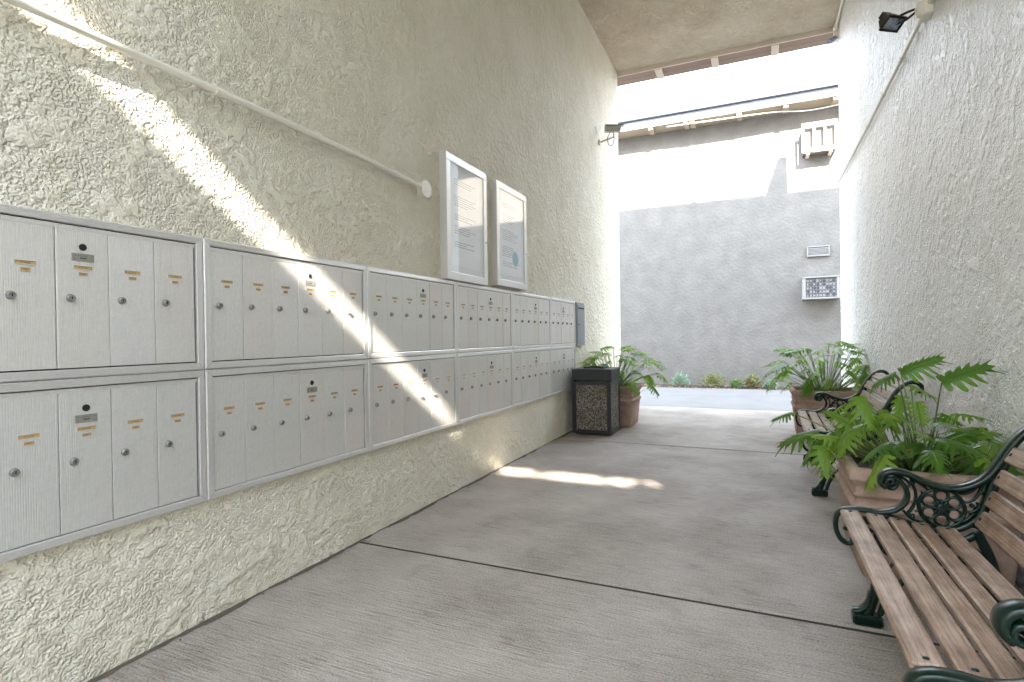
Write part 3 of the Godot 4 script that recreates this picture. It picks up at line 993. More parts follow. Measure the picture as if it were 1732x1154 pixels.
# ------------------------------------------------------------------ things on the walls
func build_wall_things() -> void:
	# left conduit and its round box
	var c := thing("conduit", "cream painted conduit running along the left wall to a round box", "conduit", Vector3(LW, 2.131, 0))
	var st := begin()
	tube(st, PackedVector3Array([Vector3(0.036, 0, 1.5), Vector3(0.036, 0.0, -1.7), Vector3(0.036, -0.006, -2.45), Vector3(0.036, -0.026, -3.0)]), 0.0145, 12)
	mesh_node(c, "pipe", done(st), M.cream_paint)
	for z in [-0.62, -1.55, -2.12, -2.75]:
		var s := begin()
		tube(s, PackedVector3Array([Vector3(0.036, -0.002 if z > -2.2 else -0.017, z + 0.014), Vector3(0.036, -0.002 if z > -2.2 else -0.018, z - 0.014)]), 0.0175, 12)
		box(s, Vector3(0.012, 0.024, z), Vector3(0.006, 0.022, 0.022), 0.001)
		mesh_node(c, "strap", done(s), M.cream_paint)
	st = begin()
	lathe(st, [Vector2(0.052, -0.02), Vector2(0.053, 0.034), Vector2(0.058, 0.036), Vector2(0.058, 0.043), Vector2(0.054, 0.046), Vector2(0.0001, 0.047)], 28, facing(Vector3(0.0, 2.098 - 2.131, -3.07), Vector3.RIGHT), -1)
	mesh_node(c, "round_box", done(st), M.cream_paint)
	# notice boards
	for k in 2:
		var z0: float = [-3.30, -4.10][k]
		var w: float = [0.62, 0.64][k]
		var y0: float = [1.53, 1.55][k]
		var h: float = [0.89, 0.875][k]
		var nb := thing("notice_board", ["aluminium framed glass notice board nearest the round conduit box", "aluminium framed glass notice board with a blue disc on its sheet, farther from the camera"][k], "notice board", Vector3(LW, y0, z0), "notice boards")
		mesh_node(nb, "casing", box_mesh(Vector3(0.044, h, w), 0.003), M.aluminium_plain, Vector3(0.016, h * 0.5, -w * 0.5))
		st = begin()
		var fw := 0.056
		box(st, Vector3(0.046, h - fw * 0.5, -w * 0.5), Vector3(0.024, fw, w), 0.003)
		box(st, Vector3(0.046, fw * 0.5, -w * 0.5), Vector3(0.024, fw, w), 0.003)
		for s in [0.0, 1.0]: box(st, Vector3(0.0458, h * 0.5, -fw * 0.5 - s * (w - fw)), Vector3(0.024, h - 2 * fw, fw), 0.003)
		mesh_node(nb, "door_frame", done(st), M.aluminium_plain)
		mesh_node(nb, "backing", box_mesh(Vector3(0.004, h - 2 * fw, w - 2 * fw)), M.board_back, Vector3(0.0415, h * 0.5, -w * 0.5))
		st = begin()
		st.set_smooth_group(-1)
		var pa := Vector3(0.0445, h - fw - 0.03, -fw - 0.03)
		var pc := Vector3(0.0445, fw + 0.05, -w + fw + 0.05)
		tri(st, pa, Vector3(0.0445, pa.y, pc.z), pc, Vector2(0, 0), Vector2(1, 0), Vector2(1, 1))
		tri(st, pa, pc, Vector3(0.0445, pc.y, pa.z), Vector2(0, 0), Vector2(1, 1), Vector2(0, 1))
		mesh_node(nb, "notice_sheet", done(st), M.notice_a if k == 0 else M.notice_b)
		mesh_node(nb, "glass", box_mesh(Vector3(0.003, h - 2 * fw + 0.006, w - 2 * fw + 0.006)), M.pane, Vector3(0.0515, h * 0.5, -w * 0.5))
		st = begin()
		lathe(st, [Vector2(0.008, 0), Vector2(0.007, 0.004), Vector2(0.0001, 0.004)], 12, facing(Vector3(0.058, h * 0.38, -w + fw * 0.45), Vector3.RIGHT))
		mesh_node(nb, "lock", done(st), M.lock_metal)
	# security camera on the left wall
	var sc := thing("security_camera", "box security camera on an arm at the far end of the left wall", "security camera", Vector3(LW, 3.83, -7.56))
	st = begin()
	box(st, Vector3(0.012, 0, 0), Vector3(0.024, 0.07, 0.055), 0.004)
	tube(st, PackedVector3Array([Vector3(0.02, 0, 0), Vector3(0.10, 0.02, 0.0), Vector3(0.23, 0.045, 0.0)]), 0.013, 8)
	tube(st, PackedVector3Array([Vector3(0.215, 0.04, 0.0), Vector3(0.215, 0.115, 0.0)]), 0.012, 8)
	mesh_node(sc, "arm", done(st), M.pale_trim)
	var hd := Transform3D(Basis(Vector3.UP, 0.45), Vector3(0.20, 0.155, 0.0))
	st = begin()
	box(st, Vector3(0, 0, 0), Vector3(0.22, 0.075, 0.085), 0.006, -1, hd)
	mesh_node(sc, "body", done(st), M.camera_shell)
	st = begin()
	box(st, Vector3(0.025, 0.046, 0), Vector3(0.27, 0.008, 0.10), 0.003, -1, hd)
	mesh_node(sc, "hood", done(st), M.camera_shell)
	st = begin()
	box(st, Vector3(0.1115, 0, 0), Vector3(0.003, 0.06, 0.07), 0.001, -1, hd)
	mesh_node(sc, "lens_window", done(st), M.dark_glass)
	st = begin()
	tube(st, curve3([Vector3(0.16, 0.11, 0.0), Vector3(0.13, 0.03, 0.02), Vector3(0.15, -0.06, 0.02), Vector3(0.2, -0.07, 0.02), Vector3(0.22, 0.0, 0.01), Vector3(0.22, 0.05, 0.0)], 5), 0.0045, 6)
	mesh_node(sc, "cable", done(st), M.black_plastic)
	# right wall: conduit with couplings, floodlight, corner conduit and bullet camera
	var rc := thing("conduit", "pale conduit running along the right wall below the floodlight box", "conduit", Vector3(RW, 3.178, 0))
	st = begin()
	tube(st, PackedVector3Array([Vector3(-0.026, 0.02, -1.2), Vector3(-0.026, 0.018, -4.1), Vector3(-0.026, 0.012, -4.5), Vector3(-0.026, 0.0, -5.05), Vector3(-0.026, -0.022, -6.4), Vector3(-0.026, -0.026, ENDZ + 0.02)]), 0.0135, 10)
	mesh_node(rc, "pipe", done(st), M.cream_paint)
	for p in [[-5.03, 0.0], [-5.7, -0.01], [-6.46, -0.022], [-7.4, -0.024]]:
		st = begin()
		tube(st, PackedVector3Array([Vector3(-0.026, p[1], p[0] + 0.03), Vector3(-0.026, p[1], p[0] - 0.03)]), 0.0172, 10)
		mesh_node(rc, "coupling", done(st), M.cream_paint)
	var fl := thing("floodlight", "dark bronze floodlight on a bracket high on the right wall", "floodlight", Vector3(RW, 3.19, -4.36))
	st = begin()
	box(st, Vector3(-0.032, 0.0, 0.03), Vector3(0.064, 0.12, 0.13), 0.008)
	lathe(st, [Vector2(0.05, 0), Vector2(0.05, 0.014), Vector2(0.03, 0.03), Vector2(0.0001, 0.032)], 16, facing(Vector3(-0.06, 0.0, 0.03), Vector3.LEFT))
	mesh_node(fl, "junction_box", done(st), M.cream_paint)
	st = begin()
	tube(st, PackedVector3Array([Vector3(-0.085, 0.01, 0.03), Vector3(-0.125, 0.015, 0.0), Vector3(-0.16, 0.025, -0.055)]), 0.008, 6)
	tube(st, PackedVector3Array([Vector3(-0.085, -0.01, 0.03), Vector3(-0.13, -0.03, -0.005), Vector3(-0.17, -0.02, -0.06)]), 0.008, 6)
	mesh_node(fl, "bracket", done(st), M.bronze)
	var ht := Transform3D(Basis(Vector3.UP, 0.62) * Basis(Vector3.RIGHT, 0.95), Vector3(-0.215, 0.02, -0.06))
	st = begin()
	var fr := [Vector3(-0.065, -0.045, 0.05), Vector3(0.065, -0.045, 0.05), Vector3(0.065, 0.045, 0.05), Vector3(-0.065, 0.045, 0.05)]
	var bk := [Vector3(-0.042, -0.028, -0.03), Vector3(0.042, -0.028, -0.03), Vector3(0.042, 0.028, -0.03), Vector3(-0.042, 0.028, -0.03)]
	st.set_smooth_group(-1)
	face(st, [ht * bk[0], ht * bk[1], ht * bk[2], ht * bk[3]], ht * Vector3.ZERO)
	for k in 4: face(st, [ht * fr[k], ht * fr[(k + 1) % 4], ht * bk[(k + 1) % 4], ht * bk[k]], ht * Vector3.ZERO)
	for s in [-1.0, 1.0]:
		box(st, Vector3(0, 0.044 * s, 0.055), Vector3(0.142, 0.014, 0.018), 0.003, -1, ht)
		box(st, Vector3(0.064 * s, 0, 0.055), Vector3(0.014, 0.074, 0.017), 0.003, -1, ht)
	box(st, Vector3(0, 0.0, -0.045), Vector3(0.07, 0.045, 0.03), 0.004, -1, ht)
	mesh_node(fl, "lamp_housing", done(st), M.bronze)
	st = begin()
	box(st, Vector3(0, 0, 0.02), Vector3(0.105, 0.068, 0.004), 0.0, -1, ht)
	mesh_node(fl, "reflector", done(st), M.reflector)
	st = begin()
	box(st, Vector3(0, 0, 0.055), Vector3(0.116, 0.076, 0.003), 0.0, -1, ht)
	mesh_node(fl, "lens", done(st), M.flood_glass)
	var cc := thing("corner_conduit", "conduit in the corner of ceiling and right wall ending in an elbow fitting", "conduit", Vector3(RW, 5.27, 0))
	mesh_node(cc, "pipe", strip(Vector3(-0.035, 0, -2.5), Vector3(-0.035, 0, -8.62), 0.016), M.cream_paint)
	st = begin()
	box(st, Vector3(-0.04, -0.01, -8.66), Vector3(0.05, 0.055, 0.12), 0.008)
	box(st, Vector3(-0.04, -0.06, -8.70), Vector3(0.045, 0.07, 0.05), 0.008)
	mesh_node(cc, "elbow", done(st), M.cream_paint)
	var bc := thing("bullet_camera", "small bluish bullet camera under the elbow at the top of the right wall", "security camera", Vector3(RW - 0.03, 5.16, -8.74))
	st = begin()
	lathe(st, [Vector2(0.018, -0.03), Vector2(0.034, 0.0), Vector2(0.034, 0.11), Vector2(0.028, 0.135), Vector2(0.026, 0.125), Vector2(0.0001, 0.122)], 16, facing(Vector3(0.0, 0.0, -0.02), Vector3(-0.45, -0.35, 0.4)))
	mesh_node(bc, "barrel", done(st), M.bluish_shell)
	mesh_node(bc, "mount", strip(Vector3(0.02, 0.05, -0.02), Vector3(0.0, 0.0, -0.02), 0.014), M.bluish_shell)

# ------------------------------------------------------------------ trash
func build_trash() -> void:
	var t := thing("trash_can", "square black trash can with pebble aggregate panels at the end of the mailboxes", "trash can", Vector3(-1.722, 0, -6.185))
	var w := 0.45
	var h := 0.745
	var st := begin()
	for sx in [-1.0, 1.0]:
		for sz in [-1.0, 1.0]:
			box(st, Vector3(sx * (w * 0.5 - 0.024), 0.31, sz * (w * 0.5 - 0.024)), Vector3(0.048, 0.58, 0.048), 0.004)
	for s in [-1.0, 1.0]:
		for y in [[0.035, 0.05], [0.588, 0.045]]:
			box(st, Vector3(0, y[0], s * (w * 0.5 - 0.02)), Vector3(w - 0.1, y[1], 0.034), 0.003)
			box(st, Vector3(s * (w * 0.5 - 0.02), y[0], 0), Vector3(0.034, y[1], w - 0.1), 0.003)
	mesh_node(t, "post_frame", done(st), M.black_plastic)
	for s in [-1.0, 1.0]:
		mesh_node(t, "aggregate_panel", box_mesh(Vector3(w - 0.085, 0.52, 0.03), 0.004), M.aggregate, Vector3(0, 0.312, s * (w * 0.5 - 0.025)))
		mesh_node(t, "aggregate_panel", box_mesh(Vector3(0.03, 0.52, w - 0.085), 0.004), M.aggregate, Vector3(s * (w * 0.5 - 0.025), 0.312, 0))
	mesh_node(t, "base", box_mesh(Vector3(w - 0.06, 0.03, w - 0.06)), M.black_plastic, Vector3(0, 0.02, 0))
	st = begin()
	for s in [-1.0, 1.0]:
		box(st, Vector3(0, 0.678, s * (w * 0.5 + 0.002 - 0.02)), Vector3(w + 0.004, 0.128, 0.04), 0.006)
		box(st, Vector3(s * (w * 0.5 + 0.002 - 0.02), 0.6775, 0), Vector3(0.04, 0.126, w - 0.076), 0.006)
	for s in [-1.0, 1.0]:      # sloping top that leaves a square mouth
		box(st, Vector3(0, 0.734, s * 0.16), Vector3(w - 0.02, 0.02, 0.125), 0.004)
		box(st, Vector3(s * 0.16, 0.7335, 0), Vector3(0.125, 0.02, 0.194), 0.004)
	mesh_node(t, "lid", done(st), M.black_plastic)
	st = begin()
	for s in [-1.0, 1.0]:
		box(st, Vector3(0, 0.752, s * 0.105), Vector3(0.24, 0.022, 0.024), 0.004)
		box(st, Vector3(s * 0.108, 0.7515, 0), Vector3(0.024, 0.022, 0.186), 0.004)
	mesh_node(t, "mouth_rim", done(st), M.black_plastic)
	mesh_node(t, "liner", box_mesh(Vector3(0.2, 0.02, 0.2)), M.dark_slot, Vector3(0, 0.6, 0))

# ------------------------------------------------------------------ plants
func ring_rect(hx: float, hz: float, y: float, r: float) -> PackedVector3Array:
	var out := PackedVector3Array()
	for c in [[1, 1, 0.0], [-1, 1, 90.0], [-1, -1, 180.0], [1, -1, 270.0]]:
		for k in 4:
			var a := deg_to_rad(c[2] + k * 30.0)
			out.append(Vector3(c[0] * (hx - r) + cos(a) * r, y, c[1] * (hz - r) + sin(a) * r))
	return out

func pot(parent: Node3D, hx: float, hz: float, h: float) -> void:
	var st := begin()
	var prof := [[0.0, 0.062], [0.008, 0.055], [0.20, 0.036], [0.30, 0.026], [0.306, 0.017], [0.325, 0.012], [0.335, 0.020], [0.345, 0.028], [0.365, 0.030], [0.372, 0.020], [0.385, 0.019], [0.392, 0.030], [0.42, 0.026], [0.438, 0.012], [0.448, 0.002], [0.46, 0.0], [0.49, 0.0], [0.5, 0.006], [0.5, 0.045], [0.49, 0.052], [0.42, 0.058]]
	var rings := []
	for p in prof: rings.append(ring_rect(hx - p[1], hz - p[1], p[0] / 0.5 * h, 0.014 if p[1] < 0.04 else 0.010))
	skin(st, rings, true)
	mesh_node(parent, "pot", done(st), M.terracotta)
	var so := begin()
	var n := 10
	so.set_smooth_group(1)
	var P := func(i: int, j: int) -> Vector3:
		var x := (float(i) / n - 0.5) * 2.0 * (hx - 0.052)
		var z := (float(j) / n - 0.5) * 2.0 * (hz - 0.052)
		return Vector3(x, h * 0.875 + 0.012 * sin(i * 2.7 + j * 1.3) + 0.01 * cos(i * 1.1 - j * 2.9), z)
	for i in n:
		for j in n:
			tri(so, P.call(i, j), P.call(i + 1, j), P.call(i + 1, j + 1))
			tri(so, P.call(i, j), P.call(i + 1, j + 1), P.call(i, j + 1))
	mesh_node(parent, "soil", done(so), M.soil)

# a lobed leaf one unit long: joint at the origin, tip towards -z, upper side +y
func leaf_mesh(r: RandomNumberGenerator, lobes: int, half: float, droop: float, fold: float) -> ArrayMesh:
	var st := begin()
	st.set_smooth_group(1)
	var at := func(side: float, along: float) -> Vector3:
		var d := absf(side)
		return Vector3(side, fold * d - 1.1 * d * d / half * 0.6 - droop * along * absf(along) + 0.02, -along)
	for s in [-1.0, 1.0]:
		var tips := []
		for i in lobes:
			var f := (i + 0.5) / lobes
			var len := half * (0.78 + 0.42 * sin(PI * (0.12 + f * 0.72))) * r.randf_range(0.86, 1.12)
			if i == 0: len *= 0.85
			var ang := deg_to_rad(lerpf(112.0, 34.0, pow(f, 0.8)) + r.randf_range(-5, 5))
			tips.append([len, ang])
		for i in lobes:
			var t0 := float(i) / lobes * 0.86
			var t1 := float(i + 1) / lobes * 0.86
			var len: float = tips[i][0]
			var ang: float = tips[i][1]
			var m0: Vector3 = at.call(0.0, t0)
			var m1: Vector3 = at.call(0.0, t1)
			var core := 0.36
			var l0: float = len if i == 0 else (len + tips[i - 1][0]) * 0.5
			var l1: float = len * 0.8 if i == lobes - 1 else (len + tips[i + 1][0]) * 0.5
			var a0: float = ang if i == 0 else (ang + tips[i - 1][1]) * 0.5
			var a1: float = ang if i == lobes - 1 else (ang + tips[i + 1][1]) * 0.5
			var n0: Vector3 = at.call(s * sin(a0) * l0 * core, t0 + cos(a0) * l0 * core)
			var n1: Vector3 = at.call(s * sin(a1) * l1 * core, t1 + cos(a1) * l1 * core)
			var tc := (t0 + t1) * 0.5
			var wdt := 0.43 * (t1 - t0)
			var e := Vector2(sin(ang), cos(ang))
			var rows := []
			for f in [[0.58, 1.15], [0.88, 0.95]]:
				var bend: float = f[0] * f[0] * 0.10 * len
				rows.append([at.call(s * (e.x * len * f[0] - e.y * wdt * f[1]), tc + e.y * len * f[0] - e.x * wdt * f[1] + bend), at.call(s * (e.x * len * f[0] + e.y * wdt * f[1]), tc + e.y * len * f[0] + e.x * wdt * f[1] + bend)])
			var tip: Vector3 = at.call(s * e.x * len, tc + e.y * len + 0.10 * len)
			var T := [[m0, n0, n1], [m0, n1, m1], [n0, rows[0][0], rows[0][1]], [n0, rows[0][1], n1], [rows[0][0], rows[1][0], rows[1][1]], [rows[0][0], rows[1][1], rows[0][1]], [rows[1][0], tip, rows[1][1]]]
			for k in T:
				if s > 0: tri(st, k[0], k[1], k[2])
				else: tri(st, k[0], k[2], k[1])
		# the end lobe
		var b0: Vector3 = at.call(0.0, 0.86)
		var tp: Vector3 = at.call(0.0, 1.06)
		var sd: Vector3 = at.call(s * half * 0.26, 0.92)
		if s > 0: tri(st, b0, sd, tp)
		else: tri(st, b0, tp, sd)
	return done(st)

var leaf_meshes := []
var leaf_droops := []

func add_leaf(plant: Node3D, base: Vector3, joint: Vector3, tip: Vector3, roll := 0.0, shade := -1) -> void:
	if leaf_meshes.is_empty():
		var r := RandomNumberGenerator.new()
		r.seed = 5
		for k in 10:
			leaf_droops.append(r.randf_range(0.04, 0.30))
			leaf_meshes.append(leaf_mesh(r, [6, 7, 7, 8][k % 4], r.randf_range(0.30, 0.39), leaf_droops[k], r.randf_range(0.05, 0.35)))
	var len := joint.distance_to(tip)
	var dir := (tip - joint).normalized()
	var z := -dir
	var x := Vector3.UP.cross(z)
	if x.length() < 0.2: x = Vector3(joint.z - base.z, 0, base.x - joint.x)
	x = x.normalized()
	var bs := Basis(x, z.cross(x), z).rotated(dir, roll)
	var vi := rng.randi_range(0, 9)
	var tone: int = shade if shade >= 0 else [0, 0, 0, 1, 1, 1, 2, 2, 1, 3][rng.randi_range(0, 9)]
	var o := mesh_node(plant, "leaf", leaf_meshes[vi], M["leaf_%d" % tone])
	o.transform = Transform3D(bs.scaled_local(Vector3.ONE * len), joint)
	# its stalk, drawn in the leaf's own axes
	var st := begin()
	var mid := base.lerp(joint, 0.5) + Vector3.UP * base.distance_to(joint) * 0.12
	var pts := PackedVector3Array()
	var inv := o.transform.affine_inverse()
	for k in 7:
		var t := k / 6.0
		pts.append(inv * (base.lerp(mid, t).lerp(mid.lerp(joint, t), t)))
	var dk: float = leaf_droops[vi]
	for t in [0.3, 0.6, 0.88]: pts.append(Vector3(0, 0.022 - dk * t * t, -t))
	tube(st, pts, [0.0055 / len, 0.005 / len, 0.0045 / len, 0.004 / len, 0.0037 / len, 0.0034 / len, 0.003 / len, 0.0026 / len, 0.0018 / len, 0.0008 / len], 5)
	mesh_node(o, "stalk", done(st), M.stem if rng.randf() < 0.6 else M.stem_dark)

func fountain(plant: Node3D, n: int, hx: float, hz: float, soil: float, reach: float, top: float, xmin: float, xmax: float) -> void:
	for k in n:
		var az := TAU * (k * 0.381966 + rng.randf_range(-0.03, 0.03))
		var f := (k + 0.5) / n
		var el := deg_to_rad(lerpf(78.0, 14.0, pow(f, 0.9)) + rng.randf_range(-6, 6))
		var L := lerpf(top, reach, f) * rng.randf_range(0.82, 1.08)
		var out := Vector3(cos(az), 0, sin(az))
		var base := Vector3(out.x * hx * 0.35 * rng.randf(), soil, out.z * hz * 0.35 * rng.randf())
		var joint := base + out * cos(el) * L + Vector3.UP * (sin(el) * L)
		joint.x = clampf(joint.x, xmin, xmax)
		var s := rng.randf_range(0.13, 0.19)
		var drop := lerpf(0.25, -0.75, f) + rng.randf_range(-0.25, 0.2)
		var d := (out.rotated(Vector3.UP, rng.randf_range(-0.5, 0.5)) + Vector3.UP * drop).normalized()
		var tip := joint + d * s
		if tip.x > xmax + 0.03 or tip.x < xmin - 0.03:
			d.x *= -0.3
			tip = joint + d.normalized() * s
		add_leaf(plant, base, joint, tip, rng.randf_range(-0.35, 0.35))

func build_pots() -> void:
	rng.seed = 101
	var p1 := thing("potted_plant", "leafy philodendron in a square terracotta pot beside the trash can", "potted plant", Vector3(-1.655, 0, -6.83), "potted philodendrons")
	pot(p1, 0.285, 0.28, 0.5)
	fountain(p1, 64, 0.25, 0.25, 0.43, 0.52, 0.55, -0.33, 0.70)
	rng.seed = 104
	var p3 := thing("potted_plant", "leafy philodendron in a terracotta trough beyond the farther bench by the courtyard", "potted plant", Vector3(0.645, 0, -6.80), "potted philodendrons")
	pot(p3, 0.335, 0.29, 0.505)
	fountain(p3, 62, 0.33, 0.27, 0.44, 0.50, 0.56, -0.66, 0.36)
	rng.seed = 107
	var p2 := thing("potted_plant", "philodendron with two tall upright leaves in a terracotta trough between the benches", "potted plant", Vector3(0.69, 0, -3.215), "potted philodendrons")
	pot(p2, 0.325, 0.335, 0.5)
	var O := Vector3(0.69, 0, -3.215)
	var L := [
		# base x, joint, tip (room coordinates), roll, shade
		[0.70, Vector3(0.626, 0.915, -3.2), Vector3(0.775, 1.005, -3.16), 0.95, 0],
		[0.73, Vector3(0.787, 0.872, -3.2), Vector3(0.955, 0.978, -3.17), 0.9, 0],
		[0.70, Vector3(0.612, 0.905, -3.22), Vector3(0.50, 0.85, -3.25), -0.6, 0],
		[0.68, Vector3(0.655, 0.862, -3.15), Vector3(0.755, 0.80, -3.08), 0.0, 1],
		[0.62, Vector3(0.440, 0.80, -3.15), Vector3(0.495, 0.672, -3.02), 0.2, 1],
		[0.60, Vector3(0.405, 0.715, -3.2), Vector3(0.33, 0.625, -3.08), 0.0, 1],
		[0.58, Vector3(0.40, 0.66, -3.1), Vector3(0.29, 0.755, -3.12), -0.7, 1],
		[0.58, Vector3(0.27, 0.615, -3.1), Vector3(0.075, 0.575, -3.12), -0.5, 0],
		[0.58, Vector3(0.155, 0.70, -3.2), Vector3(0.05, 0.665, -3.2), -0.4, 0],
		[0.56, Vector3(0.27, 0.60, -3.05), Vector3(0.17, 0.50, -2.98), 0.2, 0],
		[0.56, Vector3(0.265, 0.575, -2.98), Vector3(0.285, 0.455, -2.86), 0.0, 1],
		[0.60, Vector3(0.355, 0.60, -3.05), Vector3(0.22, 0.64, -2.98), -0.5, 2],
		[0.62, Vector3(0.39, 0.65, -3.0), Vector3(0.31, 0.545, -2.9), 0.0, 1],
		[0.78, Vector3(0.765, 0.605, -3.15), Vector3(0.962, 0.668, -3.06), 0.6, 1],
		[0.78, Vector3(0.735, 0.60, -3.05), Vector3(0.86, 0.70, -3.02), 0.6, 0],
		[0.82, Vector3(0.955, 0.585, -3.12), Vector3(1.005, 0.632, -2.98), 0.0, 0],
		[0.80, Vector3(0.862, 0.592, -3.06), Vector3(0.878, 0.452, -2.92), 0.0, 0],
		[0.82, Vector3(0.93, 0.575, -3.12), Vector3(0.985, 0.54, -2.97), 0.1, 0],
		[0.66, Vector3(0.655, 0.60, -3.05), Vector3(0.755, 0.485, -2.92), 0.0, 0],
		[0.64, Vector3(0.585, 0.61, -3.02), Vector3(0.46, 0.545, -2.92), 0.1, 0],
		[0.64, Vector3(0.57, 0.72, -3.3), Vector3(0.64, 0.62, -3.2), 0.0, 1],
		[0.62, Vector3(0.50, 0.71, -3.3), Vector3(0.57, 0.60, -3.2), 0.1, 2],
		[0.66, Vector3(0.66, 0.79, -3.35), Vector3(0.62, 0.66, -3.3), -0.2, 1],
		[0.72, Vector3(0.72, 0.76, -3.35), Vector3(0.74, 0.64, -3.28), 0.2, 2],
		[0.60, Vector3(0.45, 0.65, -3.35), Vector3(0.37, 0.57, -3.36), 0.0, 1],
		[0.60, Vector3(0.42, 0.74, -3.35), Vector3(0.33, 0.68, -3.4), 0.2, 1],
		[0.74, Vector3(0.83, 0.70, -3.4), Vector3(0.93, 0.66, -3.45), -0.2, 0],
		[0.66, Vector3(0.60, 0.68, -3.45), Vector3(0.55, 0.60, -3.56), 0.0, 0],
	]
	for q in L:
		var base: Vector3 = Vector3(q[0], 0.43, -3.2 + rng.randf_range(-0.05, 0.09)) - O
		var jt: Vector3 = q[1] - O
		var tp: Vector3 = q[2] - O
		add_leaf(p2, base, jt, tp if q[4] == 0 else jt.lerp(tp, 0.88), q[3], q[4])
	fountain(p2, 30, 0.3, 0.3, 0.43, 0.36, 0.27, -0.5, 0.30)
	# bare stalks standing in the middle
	for k in 26:
		var st := begin()
		var a := rng.randf() * TAU
		var b := Vector3(cos(a) * 0.09, 0.43, sin(a) * 0.07)
		var d := Vector3(cos(a) * rng.randf_range(0.05, 0.2), rng.randf_range(0.1, 0.24), sin(a) * 0.12)
		tube(st, PackedVector3Array([b, b + d * 0.5 + Vector3(0, 0.02, 0), b + d]), [0.006, 0.0045, 0.002], 5)
		mesh_node(p2, "stalk", done(st), M.stem)
	# a few withered sheaths
	for k in 7:
		var st := begin()
		var b := Vector3(rng.randf_range(-0.2, 0.12), 0.50 + rng.randf() * 0.05, rng.randf_range(-0.05, 0.16))
		var d := Vector3(rng.randf_range(-0.1, 0.1), rng.randf_range(-0.02, 0.04), rng.randf_range(-0.04, 0.08))
		tube(st, PackedVector3Array([b, b + d * 0.5 + Vector3(0, 0.012, 0), b + d]), [0.003, 0.010, 0.002], 5)
		mesh_node(p2, "dry_sheath", done(st), M.dry_leaf)

